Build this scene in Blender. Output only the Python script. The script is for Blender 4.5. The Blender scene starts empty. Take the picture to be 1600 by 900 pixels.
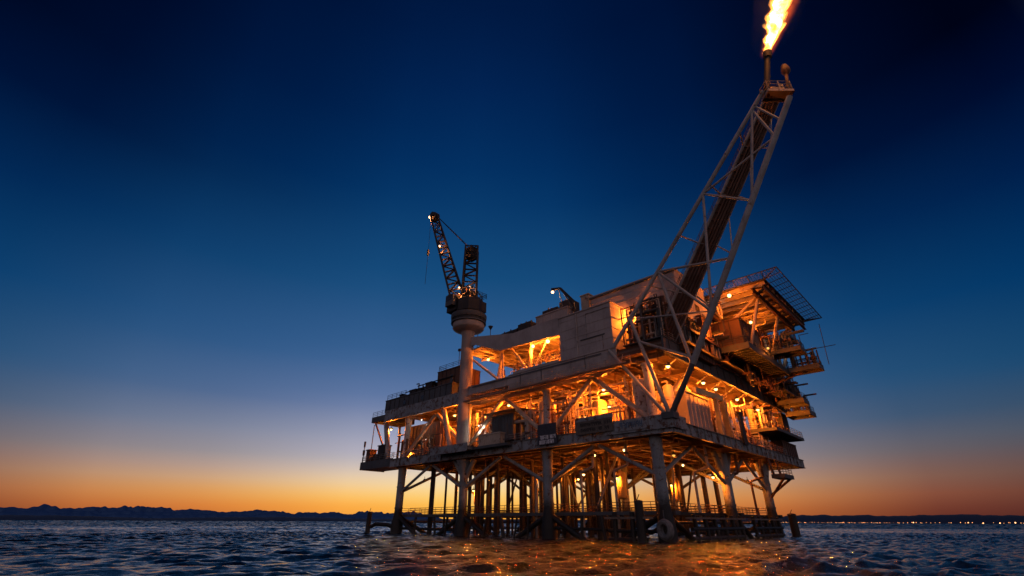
import bpy, bmesh, math, random
import numpy as np
from mathutils import Vector, Matrix, noise
random.seed(7)
S = bpy.context.scene
COL = S.collection
R = math.radians

# ------------------------------------------------------------------ platform frame
# a runs along the long side of the platform, b along the short side, z up from the water; origin: near corner of the lower deck
CX, CY = 19.7402, 58.7735
UX, UY = -0.72321, 0.69063
VX, VY = 0.69063, 0.72321
def W(p):
    a, b, z = p
    return Vector((CX + a*UX + b*VX, CY + a*UY + b*VY, z))
def Wd(d):
    a, b, z = d
    return Vector((a*UX + b*VX, a*UY + b*VY, z))

# ------------------------------------------------------------------ materials
def lin(c):
    return tuple((x/255/12.92 if x/255 <= .04045 else ((x/255+.055)/1.055)**2.4) for x in c)
def new_mat(name):
    m = bpy.data.materials.new(name); m.use_nodes = True
    nt = m.node_tree; nt.nodes.clear()
    out = nt.nodes.new('ShaderNodeOutputMaterial')
    return m, nt, out
def N(nt, t, **kw):
    n = nt.nodes.new(t)
    for k, v in kw.items():
        if k.startswith('i_'):
            key = k[2:]
            n.inputs[int(key) if key.isdigit() else key.replace('_', ' ')].default_value = v
        else: setattr(n, k, v)
    return n
def ramp(nt, stops, interp='LINEAR'):
    n = nt.nodes.new('ShaderNodeValToRGB'); cr = n.color_ramp; cr.interpolation = interp
    while len(cr.elements) < len(stops): cr.elements.new(.5)
    for e, (p, c) in zip(cr.elements, stops):
        e.position = p; e.color = (*c, 1) if len(c) == 3 else c
    return n
def paint(name, col, rough=.5, rust=.35, rustcol=(.09, .035, .015), spec=.4, metal=0., grow=False, dirt=.5):
    """worn steel paint: blotchy tone, rust spots, streaks that run down, optional dark marine growth near the water"""
    m, nt, out = new_mat(name); L = nt.links.new
    bs = N(nt, 'ShaderNodeBsdfPrincipled'); L(bs.outputs[0], out.inputs[0])
    geo = N(nt, 'ShaderNodeNewGeometry')
    n1 = N(nt, 'ShaderNodeTexNoise', i_Scale=.35, i_Detail=5., i_Roughness=.65); L(geo.outputs['Position'], n1.inputs['Vector'])
    v = ramp(nt, [(.32, tuple(c*(1-dirt*.8) for c in col)), (.6, col)])
    L(n1.outputs['Fac'], v.inputs[0])
    n2 = N(nt, 'ShaderNodeTexNoise', i_Scale=1.3, i_Detail=8., i_Roughness=.72); L(geo.outputs['Position'], n2.inputs['Vector'])
    lo = .70 - .22*rust
    r2 = ramp(nt, [(lo, (0, 0, 0)), (lo+.07, (1, 1, 1))]); L(n2.outputs['Fac'], r2.inputs[0])
    mp = N(nt, 'ShaderNodeMapping'); mp.inputs['Scale'].default_value = (2.2, 2.2, .16); L(geo.outputs['Position'], mp.inputs['Vector'])
    n3 = N(nt, 'ShaderNodeTexNoise', i_Scale=1., i_Detail=6., i_Roughness=.7); L(mp.outputs[0], n3.inputs['Vector'])
    r3 = ramp(nt, [(.5, (0, 0, 0)), (.8, (1, 1, 1))]); L(n3.outputs['Fac'], r3.inputs[0])
    st = N(nt, 'ShaderNodeMath', operation='MULTIPLY', i_1=.25+.45*rust); L(r3.outputs[0], st.inputs[0])
    mx0 = N(nt, 'ShaderNodeMixRGB'); mx0.inputs[2].default_value = (rustcol[0]*1.5, rustcol[1]*1.7, rustcol[2]*1.8, 1)
    L(st.outputs[0], mx0.inputs[0]); L(v.outputs[0], mx0.inputs[1])
    mx = N(nt, 'ShaderNodeMixRGB'); mx.inputs[2].default_value = (*rustcol, 1)
    L(r2.outputs[0], mx.inputs[0]); L(mx0.outputs[0], mx.inputs[1])
    src = mx
    if grow:
        sx = N(nt, 'ShaderNodeSeparateXYZ'); L(geo.outputs['Position'], sx.inputs[0])
        ad = N(nt, 'ShaderNodeMath', operation='MULTIPLY_ADD', i_1=3.0); L(n2.outputs['Fac'], ad.inputs[0]); L(sx.outputs['Z'], ad.inputs[2])
        rg = N(nt, 'ShaderNodeMapRange'); rg.inputs['From Min'].default_value = 5.4; rg.inputs['From Max'].default_value = 7.4
        L(ad.outputs[0], rg.inputs['Value'])
        mg = N(nt, 'ShaderNodeMixRGB'); mg.inputs[1].default_value = (.010, .009, .007, 1)
        L(rg.outputs[0], mg.inputs[0]); L(mx.outputs[0], mg.inputs[2]); src = mg
    L(src.outputs[0], bs.inputs['Base Color'])
    bs.inputs['Metallic'].default_value = metal
    bs.inputs['Specular IOR Level'].default_value = spec
    rr = N(nt, 'ShaderNodeMapRange'); rr.inputs['To Min'].default_value = max(.1, rough-.12); rr.inputs['To Max'].default_value = min(1, rough+.2)
    L(n2.outputs['Fac'], rr.inputs['Value']); L(rr.outputs[0], bs.inputs['Roughness'])
    bp = N(nt, 'ShaderNodeBump', i_Strength=.25, i_Distance=.05); L(n2.outputs['Fac'], bp.inputs['Height']); L(bp.outputs[0], bs.inputs['Normal'])
    return m
def plain(name, col, rough=.6, metal=0.):
    m, nt, out = new_mat(name); bs = N(nt, 'ShaderNodeBsdfPrincipled'); nt.links.new(bs.outputs[0], out.inputs[0])
    n = N(nt, 'ShaderNodeTexNoise', i_Scale=2.5, i_Detail=6.)
    tc = N(nt, 'ShaderNodeNewGeometry'); nt.links.new(tc.outputs['Position'], n.inputs['Vector'])
    r = ramp(nt, [(.3, tuple(c*.6 for c in col)), (.7, tuple(min(1, c*1.2) for c in col))]); nt.links.new(n.outputs['Fac'], r.inputs[0])
    nt.links.new(r.outputs[0], bs.inputs['Base Color'])
    bs.inputs['Roughness'].default_value = rough; bs.inputs['Metallic'].default_value = metal
    return m
def glow(name, col, strength):
    m, nt, out = new_mat(name); e = N(nt, 'ShaderNodeEmission'); e.inputs[0].default_value = (*col, 1); e.inputs[1].default_value = strength
    nt.links.new(e.outputs[0], out.inputs[0]); return m

M = {
 'white':  paint('white weathered paint', (.46, .445, .42), .5, .7),
 'cream':  paint('cream wall paint', (.41, .355, .325), .6, .15, dirt=.4),
 'grey':   paint('grey green steel paint', (.27, .30, .305), .5, .85),
 'dgrey':  paint('dark grey steel paint', (.075, .085, .09), .55, .5),
 'black':  paint('blackened steel', (.022, .021, .021), .6, .3),
 'brown':  paint('rust brown primer', (.13, .062, .035), .65, .5, rustcol=(.06, .025, .012)),
 'tan':    paint('tan pipe paint', (.50, .41, .31), .45, .6),
 'yellow': paint('yellow vessel paint', (.60, .46, .20), .4, .2),
 'leg':    paint('jacket leg paint', (.27, .31, .32), .55, .6, grow=True),
 'pile':   paint('dark wet pile', (.028, .025, .022), .5, .5, grow=True),
 'boom':   paint('pale grey boom paint', (.37, .375, .355), .5, .5),
 'grate':  paint('rusty grating', (.15, .09, .065), .7, .6),
 'ceiling': paint('pale ceiling paint', (.42, .36, .30), .6, .5),
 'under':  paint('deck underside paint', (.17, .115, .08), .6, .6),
 'wood':   plain('weathered planks', (.16, .13, .10), .8),
 'rubber': plain('pale worn rubber', (.16, .16, .155), .85),
 'dark':   plain('dark rubber', (.015, .015, .015), .8),
 'signdark': plain('dark navy sign board', (.02, .022, .035), .5),
 'signtan':  plain('faded tan sign board', (.12, .10, .075), .7),
 'signink':  plain('dark sign lettering', (.012, .011, .010), .7),
 'signwhite': plain('white sign lettering', (.85, .85, .83), .6),
 'blue':   plain('blue paint patch', (.03, .09, .16), .6),
 'glassdark': plain('dark window glass', (.02, .022, .025), .12),
}
WARM = (1., .20, .013)
LIGHTS = {}
def bulb(key, name, seen, strength, watts, col):
    M[key] = glow(name, seen, strength); LIGHTS[key] = (watts, col)
bulb('bulb', 'sodium bulb', (1., .60, .17), 6., 1500, WARM)
bulb('bulb_hi', 'strong sodium bulb', (1., .64, .20), 8., 3400, WARM)
bulb('bulb_deck', 'process deck sodium bulb', (1., .62, .20), 6., 3000, WARM)
bulb('bulb_under', 'under deck sodium bulb', (1., .62, .20), 6., 1500, WARM)
bulb('bulb_small', 'small warm bulb', (1., .66, .26), 5., 160, WARM)
bulb('bulb_lo', 'dim sodium bulb', (1., .45, .09), 1.8, 170, (1., .22, .02))
bulb('bulb_white', 'white lamp bulb', (1., .86, .72), 3., 60, (1., .86, .72))
bulb('bulb_red', 'crane lamp bulb', (1., .52, .24), 5., 900, (1., .30, .08))

# ------------------------------------------------------------------ mesh building
class MB:
    def __init__(s): s.v = []; s.f = []
    def add(s, vs, fs):
        k = len(s.v); s.v += [tuple(x) for x in vs]; s.f += [tuple(i+k for i in f) for f in fs]; return s
    def box(s, a0, a1, b0, b1, z0, z1):
        return s.add([(a, b, z) for z in (z0, z1) for a, b in ((a0, b0), (a1, b0), (a1, b1), (a0, b1))],
              [(0, 1, 2, 3), (4, 5, 6, 7), (0, 1, 5, 4), (1, 2, 6, 5), (2, 3, 7, 6), (3, 0, 4, 7)])
    def prism_b(s, poly, b0, b1):          # outline in (a, z), extruded along b
        n = len(poly)
        return s.add([(a, b0, z) for a, z in poly]+[(a, b1, z) for a, z in poly],
              [tuple(range(n)), tuple(range(n, 2*n))]+[(i, (i+1) % n, n+(i+1) % n, n+i) for i in range(n)])
    def prism_a(s, poly, a0, a1):          # outline in (b, z), extruded along a
        n = len(poly)
        return s.add([(a0, b, z) for b, z in poly]+[(a1, b, z) for b, z in poly],
              [tuple(range(n)), tuple(range(n, 2*n))]+[(i, (i+1) % n, n+(i+1) % n, n+i) for i in range(n)])
    def tube(s, p, q, r, r2=None, n=8):
        r2 = r if r2 is None else r2
        p, q = Vector(p), Vector(q); d = (q-p).normalized()
        u = d.cross(Vector((0, 0, 1)));
        if u.length < .01: u = Vector((1, 0, 0))
        u.normalize(); w = d.cross(u)
        vs = [c + (u*math.cos(t)+w*math.sin(t))*rr for c, rr in ((p, r), (q, r2)) for t in (2*math.pi*i/n for i in range(n))]
        return s.add(vs, [(i, (i+1) % n, n+(i+1) % n, n+i) for i in range(n)]+[tuple(range(n)), tuple(range(n, 2*n))])
    def path(s, pts, r, n=6):
        for p, q in zip(pts, pts[1:]): s.tube(p, q, r, n=n)
        return s
    def bar(s, p, q, w, h):                # rectangular bar: w sideways, h in the other direction
        p, q = Vector(p), Vector(q); d = (q-p).normalized()
        u = d.cross(Vector((0, 0, 1)));
        if u.length < .01: u = Vector((1, 0, 0))
        u.normalize(); v = u.cross(d)
        vs = [c + u*w*.5*i + v*h*.5*j for c in (p, q) for i, j in ((-1, -1), (1, -1), (1, 1), (-1, 1))]
        return s.add(vs, [(0, 1, 2, 3), (4, 5, 6, 7), (0, 1, 5, 4), (1, 2, 6, 5), (2, 3, 7, 6), (3, 0, 4, 7)])
    def ibeam(s, p, q, h, w, t=.06):
        p, q = Vector(p), Vector(q); up = Vector((0, 0, 1))
        s.bar(p, q, t, h-2*t-.004); s.bar(p+up*(h*.5-t*.5), q+up*(h*.5-t*.5), w, t); s.bar(p-up*(h*.5-t*.5), q-up*(h*.5-t*.5), w, t)
        return s
    def lathe(s, c, prof, n=16):           # prof: (r, z) list about a vertical axis at c=(a, b)
        k = len(prof)
        vs = [(c[0]+r*math.cos(2*math.pi*i/n), c[1]+r*math.sin(2*math.pi*i/n), z) for r, z in prof for i in range(n)]
        fs = [(j*n+i, j*n+(i+1) % n, (j+1)*n+(i+1) % n, (j+1)*n+i) for j in range(k-1) for i in range(n)]
        return s.add(vs, fs+[tuple(range(n)), tuple(range((k-1)*n, k*n))])
    def ball(s, c, r, n=10, m=6):
        prof = [(max(.001, r*math.sin(math.pi*j/m)), c[2]-r*math.cos(math.pi*j/m)) for j in range(m+1)]
        return s.lathe((c[0], c[1]), prof, n)
    def vessel(s, c, r, z0, z1, n=20):
        k = .45*r
        return s.lathe(c, [(r*.05, z0), (r*.6, z0+.12*k), (r*.92, z0+.55*k), (r, z0+k), (r, z1-k), (r*.92, z1-.55*k), (r*.6, z1-.12*k), (r*.05, z1)], n)
    def hvessel(s, p, q, r, n=18):
        p, q = Vector(p), Vector(q); d = (q-p).normalized(); k = .45*r
        s.tube(p, q, r, n=n); s.tube(p, p-d*k*.6, r*.9, r*.7, n); s.tube(q, q+d*k*.6, r*.9, r*.7, n)
        s.tube(p-d*k*.6, p-d*k, r*.7, r*.2, n); s.tube(q+d*k*.6, q+d*k, r*.7, r*.2, n); return s
    def lattice(s, p, q, w0, w1, r, bays, side=(0, 1, 0), rb=None):
        """square lattice mast or boom between p and q"""
        rb = rb or r*.6; p, q = Vector(p), Vector(q); d = (q-p).normalized()
        u = Vector(side); u = (u-d*u.dot(d)).normalized(); v = d.cross(u)
        def ring(t):
            w = (w0+(w1-w0)*t)*.5; c = p+(q-p)*t
            return [c+u*w+v*w, c-u*w+v*w, c-u*w-v*w, c+u*w-v*w]
        rs = [ring(i/bays) for i in range(bays+1)]
        for i in range(4): s.tube(rs[0][i], rs[-1][i], r, n=6)
        for k in range(bays):
            for i in range(4):
                j = (i+1) % 4
                s.tube(rs[k+1][i], rs[k+1][j], rb, n=4)
                if (k+i) % 2: s.tube(rs[k][i], rs[k+1][j], rb, n=4)
                else: s.tube(rs[k][j], rs[k+1][i], rb, n=4)
        return s

def empty(name, label, cat, at, group=None, world=False):
    o = bpy.data.objects.new(name, None); COL.objects.link(o)
    o.empty_display_size = .5
    o.location = at if world else W(at)
    tag(o, label, cat, group); return o
def tag(o, label=None, cat=None, group=None, kind=None):
    if label: o['label'] = label
    if cat: o['category'] = cat
    if group: o['group'] = group
    if kind: o['kind'] = kind
    return o
def root_loc(o):
    v = Vector(o.location)
    while o.parent: o = o.parent; v += Vector(o.location)
    return v
def obj(name, mb, mat, parent=None, at=None, smooth=False, world=False, label=None):
    """one mesh object from an MB; vertices are stored relative to its own origin"""
    vs = mb.v if world else [W(p) for p in mb.v]
    vs = [Vector(p) for p in vs]
    if parent is not None: org = root_loc(parent)
    elif at is not None: org = Vector(at) if world else W(at)
    else:
        org = sum(vs, Vector())/len(vs); org.z = min(v.z for v in vs)
    me = bpy.data.meshes.new(name)
    me.from_pydata([tuple(v-org) for v in vs], [], mb.f)
    bm = bmesh.new(); bm.from_mesh(me); bmesh.ops.recalc_face_normals(bm, faces=bm.faces); bm.to_mesh(me); bm.free()
    mats = mat if isinstance(mat, list) else [mat]
    for m in mats: me.materials.append(M[m] if isinstance(m, str) else m)
    if smooth:
        me.polygons.foreach_set('use_smooth', [True]*len(me.polygons))
        me.set_sharp_from_angle(angle=R(40))
    o = bpy.data.objects.new(name, me); COL.objects.link(o)
    if parent is not None: o.parent = parent
    else: o.location = org
    if label: o['label'] = label
    return o
def single(name, mb, mat, label, cat, group=None, smooth=False):
    return tag(obj(name, mb, mat, smooth=smooth), label, cat, group)
def copy_tree(o, parent=None):
    c = o.copy(); COL.objects.link(c)
    if parent is not None: c.parent = parent
    for ch in [x for x in S.objects if x.parent == o]: copy_tree(ch, c)
    return c

# ------------------------------------------------------------------ world: dusk sky by direction
SUNSET = -6.
def make_world():
    w = bpy.data.worlds.new('World'); S.world = w; w.use_nodes = True
    nt = w.node_tree; nt.nodes.clear(); L = nt.links.new
    out = N(nt, 'ShaderNodeOutputWorld'); bg = N(nt, 'ShaderNodeBackground'); L(bg.outputs[0], out.inputs[0])
    tc = N(nt, 'ShaderNodeTexCoord'); nz = N(nt, 'ShaderNodeVectorMath', operation='NORMALIZE'); L(tc.outputs['Generated'], nz.inputs[0])
    sp = N(nt, 'ShaderNodeSeparateXYZ'); L(nz.outputs[0], sp.inputs[0])
    el = N(nt, 'ShaderNodeMath', operation='ARCSINE'); L(sp.outputs['Z'], el.inputs[0])
    e9 = N(nt, 'ShaderNodeMath', operation='DIVIDE', i_1=math.pi/2); L(el.outputs[0], e9.inputs[0])
    az = N(nt, 'ShaderNodeMath', operation='ARCTAN2'); L(sp.outputs['X'], az.inputs[0]); L(sp.outputs['Y'], az.inputs[1])
    d0 = N(nt, 'ShaderNodeMath', operation='SUBTRACT', i_1=R(SUNSET)); L(az.outputs[0], d0.inputs[0])
    d1 = N(nt, 'ShaderNodeMath', operation='ABSOLUTE'); L(d0.outputs[0], d1.inputs[0])
    def rmp(stops):
        r = ramp(nt, [(max(0, e/90), lin(c)) for e, c in stops], 'EASE' if 0 else 'LINEAR'); L(e9.outputs[0], r.inputs[0]); return r
    r0 = rmp([(0, (255, 178, 62)), (1.6, (255, 192, 78)), (2.5, (255, 212, 118)), (3.4, (252, 222, 158)), (4.4, (244, 222, 184)), (5.6, (218, 206, 198)), (7, (190, 186, 203)), (9, (160, 164, 190)), (13.4, (98, 122, 166)), (18.6, (54, 94, 142)), (28, (20, 74, 122)), (41, (4, 50, 100)), (50, (2, 36, 84)), (58, (1, 25, 66)), (90, (0, 12, 44))])
    r1 = rmp([(0, (222, 120, 52)), (1.5, (250, 152, 64)), (2.2, (250, 170, 82)), (3, (246, 182, 106)), (3.9, (228, 186, 142)), (5, (202, 177, 162)), (6.4, (168, 162, 168)), (8.4, (150, 152, 170)), (12, (98, 118, 158)), (17, (60, 98, 146)), (25.6, (26, 78, 126)), (37, (2, 48, 98)), (45, (0, 34, 80)), (55, (0, 23, 63)), (90, (0, 10, 40))])
    r2 = rmp([(0, (110, 50, 38)), (1.2, (140, 70, 48)), (2.4, (166, 96, 68)), (3.8, (160, 112, 90)), (6, (124, 110, 112)), (9, (74, 95, 124)), (13, (46, 86, 126)), (19, (20, 70, 116)), (27, (4, 48, 94)), (34, (0, 26, 66)), (40, (0, 20, 58)), (47, (0, 15, 50)), (55, (0, 13, 46)), (90, (0, 6, 30))])
    r2b = rmp([(0, (40, 20, 30)), (2.4, (62, 40, 42)), (4.5, (70, 60, 66)), (7, (58, 76, 94)), (12, (16, 68, 108)), (19, (0, 52, 100)), (27, (0, 30, 74)), (34, (0, 12, 46)), (40, (0, 3, 22)), (55, (0, 3, 20)), (90, (0, 6, 30))])
    # opposite the sunset: the pale pink anti twilight that lights the faces turned to the camera
    r3 = rmp([(0, (130, 110, 116)), (5, (172, 138, 134)), (14, (172, 144, 146)), (26, (128, 120, 138)), (45, (64, 80, 112)), (90, (0, 10, 40))])
    cur = r0
    for r, lo, hi in ((r1, -4, 26), (r2, 12, 46), (r2b, 34, 62), (r3, 66, 125)):
        mr = N(nt, 'ShaderNodeMapRange'); mr.inputs['From Min'].default_value = R(lo); mr.inputs['From Max'].default_value = R(hi); L(d1.outputs[0], mr.inputs['Value'])
        mx = N(nt, 'ShaderNodeMixRGB'); L(mr.outputs[0], mx.inputs[0]); L(cur.outputs[0], mx.inputs[1]); L(r.outputs[0], mx.inputs[2]); cur = mx
    L(cur.outputs[0], bg.inputs[0]); bg.inputs[1].default_value = 1.0
    w.cycles.sampling_method = 'MANUAL'; w.cycles.sample_map_resolution = 512
make_world()

# ------------------------------------------------------------------ sea
def make_sea():
    rng = np.random.default_rng(3)
    waves = []
    wind = R(-62)
    for i in range(130):
        lam = .75*(3.4/.75)**rng.random(); th = wind+rng.normal(0, .46); amp = .0058*lam**.9*(.6+.8*rng.random())
        waves.append((2*math.pi/lam, th, amp, rng.random()*6.283))
    for lam, th, amp in ((7.5, wind+.2, .035), (11., wind-.3, .05), (9., wind+.7, .03)): waves.append((2*math.pi/lam, th, amp, rng.random()*6.283))
    def patch(x0, x1, dx, y0, y1, dy, fade):
        xs = np.linspace(x0, x1, int((x1-x0)/dx)+1); ys = np.linspace(y0, y1, int((y1-y0)/dy)+1)
        X, Y = np.meshgrid(xs, ys); Z = np.zeros_like(X); DX = np.zeros_like(X); DY = np.zeros_like(X)
        for k, th, amp, ph in waves:
            c, s_ = math.cos(th), math.sin(th); arg = k*(X*c+Y*s_)+ph
            Z += amp*np.cos(arg); sn = np.sin(arg); DX -= .8*amp*c*sn; DY -= .8*amp*s_*sn
        gust = .8+.35*np.sin(X*.05+1.3*np.sin(Y*.031))*np.sin(Y*.043+.7)
        if fade: gust = gust*((Y-y0)/4).clip(0, 1)
        return np.stack([X+DX*gust, Y+DY*gust, Z*gust], -1)
    A = patch(-105, 135, .27, 6, 126, .23, True); Bp = patch(-260, 280, .75, 125.8, 246, .55, False); Cl = patch(-260, -104.8, .75, 60, 126, .55, False); Cr = patch(134.8, 280, .75, 60, 126, .55, False)
    def quads(ny, nx, off):
        i = np.arange(ny*nx).reshape(ny, nx)+off
        return np.stack([i[:-1, :-1], i[:-1, 1:], i[1:, 1:], i[1:, :-1]], -1).reshape(-1, 4)
    v1 = np.zeros((0, 3)); q1 = np.zeros((0, 4), dtype=np.int64)
    for g in (A, Bp, Cl, Cr): q1 = np.vstack([q1, quads(g.shape[0], g.shape[1], len(v1))]); v1 = np.vstack([v1, g.reshape(-1, 3)])
    # open water further out: coarser choppy facets, on to the horizon
    rows = 236.*np.exp(np.arange(0, 640)*.0065); cols = np.linspace(-1.6, 1.6, 1000)
    rr, cc = np.meshgrid(rows, cols, indexing='ij')
    dy = rr*.0065
    zz = rng.normal(0, 1, rr.shape)
    zz = (zz+np.roll(zz, 1, 1)+np.roll(zz, 2, 1)*.6+np.roll(zz, -1, 1))/1.9
    zz = zz*dy*.10-.1
    v2 = np.stack([rr*cc+rng.normal(0, .2, rr.shape)*dy, rr+rng.normal(0, .2, rr.shape)*dy, zz], -1).reshape(-1, 3); q2 = quads(*rr.shape, len(v1))
    B = 40000.; k = len(v1)+len(v2)
    v = np.vstack([v1, v2, np.array([(-B, -B, -1.4), (B, -B, -1.4), (B, B, -1.4), (-B, B, -1.4)])]); q = np.vstack([q1, q2, np.array([(k, k+1, k+2, k+3)])])
    me = bpy.data.meshes.new('sea')
    me.vertices.add(len(v)); me.vertices.foreach_set('co', v.astype(np.float32).ravel())
    me.loops.add(q.size); me.loops.foreach_set('vertex_index', q.astype(np.int32).ravel())
    me.polygons.add(len(q)); me.polygons.foreach_set('loop_start', np.arange(0, q.size, 4, dtype=np.int32))
    me.polygons.foreach_set('use_smooth', np.ones(len(q), dtype=bool))
    me.update(calc_edges=True); me.validate()
    m, nt, out = new_mat('sea water'); L = nt.links.new
    bs = N(nt, 'ShaderNodeBsdfPrincipled'); L(bs.outputs[0], out.inputs[0])
    bs.inputs['Base Color'].default_value = (.002, .007, .016, 1); bs.inputs['IOR'].default_value = 1.333
    geo = N(nt, 'ShaderNodeNewGeometry')
    mp = N(nt, 'ShaderNodeMapping'); mp.inputs['Rotation'].default_value = (0, 0, R(28)); mp.inputs['Scale'].default_value = (1., 1.7, 1.); L(geo.outputs['Position'], mp.inputs['Vector'])
    n1 = N(nt, 'ShaderNodeTexNoise', i_Scale=1.9, i_Detail=6., i_Roughness=.66); L(mp.outputs[0], n1.inputs['Vector'])
    b1 = N(nt, 'ShaderNodeBump', i_Strength=1., i_Distance=.09); L(n1.outputs['Fac'], b1.inputs['Height'])
    # ripples too fine for the mesh, as tilts of the surface; patches of wind make them stronger or weaker
    def tilt(scale, amount, base):
        n = N(nt, 'ShaderNodeTexNoise', i_Scale=scale, i_Detail=3., i_Roughness=.6); L(mp.outputs[0], n.inputs['Vector'])
        sb = N(nt, 'ShaderNodeVectorMath', operation='SUBTRACT'); sb.inputs[1].default_value = (.5, .5, .5); L(n.outputs['Color'], sb.inputs[0])
        g = N(nt, 'ShaderNodeTexNoise', i_Scale=.03, i_Detail=3.); L(mp.outputs[0], g.inputs['Vector'])
        gm = N(nt, 'ShaderNodeMapRange'); gm.inputs['From Min'].default_value = .3; gm.inputs['From Max'].default_value = .7; gm.inputs['To Min'].default_value = amount*.55; gm.inputs['To Max'].default_value = amount*1.3; gm.name = 'gust'; L(g.outputs['Fac'], gm.inputs['Value'])
        sc_ = N(nt, 'ShaderNodeVectorMath', operation='SCALE'); L(sb.outputs[0], sc_.inputs[0]); L(gm.outputs[0], sc_.inputs['Scale'])
        fl = N(nt, 'ShaderNodeVectorMath', operation='MULTIPLY'); fl.inputs[1].default_value = (1, 1, 0); L(sc_.outputs[0], fl.inputs[0])
        ad = N(nt, 'ShaderNodeVectorMath', operation='ADD'); L(base, ad.inputs[0]); L(fl.outputs[0], ad.inputs[1])
        return ad.outputs[0]
    o1 = tilt(5., .36, b1.outputs[0]); o1 = tilt(1.1, .22, o1)
    nn = N(nt, 'ShaderNodeVectorMath', operation='NORMALIZE'); L(o1, nn.inputs[0])
    L(nn.outputs[0], bs.inputs['Normal'])
    bs.inputs['Roughness'].default_value = .035
    me.materials.append(m)
    # the far sheet: the same water, darkened by a lower IOR in place of wave self-shadowing; its waves are too small to model, so they are carried by the roughness and the bump
    m2 = m.copy(); m2.name = 'far sea water'; m2.node_tree.nodes['Principled BSDF'].inputs['Roughness'].default_value = .2; m2.node_tree.nodes['Principled BSDF'].inputs['IOR'].default_value = 1.2
    m2.node_tree.nodes['gust'].inputs['To Min'].default_value = .9; m2.node_tree.nodes['gust'].inputs['To Max'].default_value = 1.9
    me.materials.append(m2); mi = np.zeros(len(q), dtype=np.int32); mi[len(q1):] = 1; me.polygons.foreach_set('material_index', mi)
    o = bpy.data.objects.new('sea', me); COL.objects.link(o); tag(o, 'dark choppy sea around the platform', None, None, 'structure')
make_sea()

# ------------------------------------------------------------------ far shore: low hills, cloud bank, lights
def ridge(name, az0, az1, dist, depth, hfun, mat, step=.12):
    """a hill chain of real depth: rows of vertices from the near foot over the crest to the far foot"""
    vs, fs = [], []; n = int((az1-az0)/step)
    prof = [(0, 0), (.12, .42), (.3, .8), (.5, 1), (.72, .75), (1, 0)]
    for i in range(n+1):
        az = R(az0+(az1-az0)*i/n); h = hfun(az0+(az1-az0)*i/n)
        for t, k in prof:
            d = dist+depth*t; vs.append((math.sin(az)*d, math.cos(az)*d, h*k-3))
    m = len(prof)
    for i in range(n):
        for j in range(m-1): fs.append((i*m+j, (i+1)*m+j, (i+1)*m+j+1, i*m+j+1))
    mb = MB().add(vs, fs)
    return obj(name, mb, mat, at=(0, dist, 0), world=True, smooth=True)
def fbm(x, s): return noise.fractal(Vector((x*s, 3.7, 1.2)), .8, 2.1, 5)
M['hill'] = plain('far hill scrub', (.018, .034, .075), .95)
h = ridge('hills', 18, 75, 9000, 2500, lambda z: 120+45*fbm(z, .12)+14*fbm(z, .7), 'hill'); tag(h, 'low dark hills along the far shore', None, None, 'structure')
h = ridge('far_shore', -80, 18.5, 14000, 3000, lambda z: 105+45*fbm(z, .15), 'hill'); tag(h, 'distant dark shore under the cloud bank', None, None, 'structure')

def cloud_bank():
    m, nt, out = new_mat('dusk cloud'); L = nt.links.new
    d = N(nt, 'ShaderNodeBsdfDiffuse'); d.inputs[0].default_value = (.06, .13, .27, 1); L(d.outputs[0], out.inputs[0])
    M['cloud'] = m
    vs, fs = [], []
    for layer, (dist, base, a1, a2) in enumerate(((17000, 190, 85, 85), (18500, 275, 110, 125), (20000, 350, 140, 170))):
        n = 900; off = layer*17.3
        prof = [(0, 0), (.03, .35), (.10, .66), (.22, .88), (.42, 1), (.66, .9), (.85, .55), (1, 0)]; k0 = len(vs)
        for i in range(n+1):
            az = -64+58*i/n
            puff = .9*noise.noise(Vector((az*.62, off, 0)))+.55*abs(noise.noise(Vector((az*1.9, off, 4))))+.2*noise.noise(Vector((az*3.3, off, 9)))
            hh = base+a1*noise.noise(Vector((az*.22, off, 3)))+a2*puff*(.6+.6*noise.noise(Vector((az*.3, off, 8))))+6*noise.noise(Vector((az*5, off, 1)))
            hh *= min(1, (i+5)/60, (n-i+8)/90)
            for t, k in prof:
                dd = dist+1200*t+180*noise.noise(Vector((az*1.6, t*3+off, 5)))
                zz = hh*k*(1+.10*noise.noise(Vector((az*2.2, t*4, off))))
                vs.append((math.sin(R(az))*dd, math.cos(R(az))*dd, max(-2, zz)))
        mm = len(prof)
        for i in range(n):
            for j in range(mm-1): fs.append((k0+i*mm+j, k0+(i+1)*mm+j, k0+(i+1)*mm+j+1, k0+i*mm+j+1))
    o = obj('cloud_bank', MB().add(vs, fs), 'cloud', at=(-6000, 16500, 0), world=True, smooth=True)
    tag(o, 'long low bank of lumpy dark blue clouds on the horizon', None, None, 'stuff')
cloud_bank()

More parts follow.
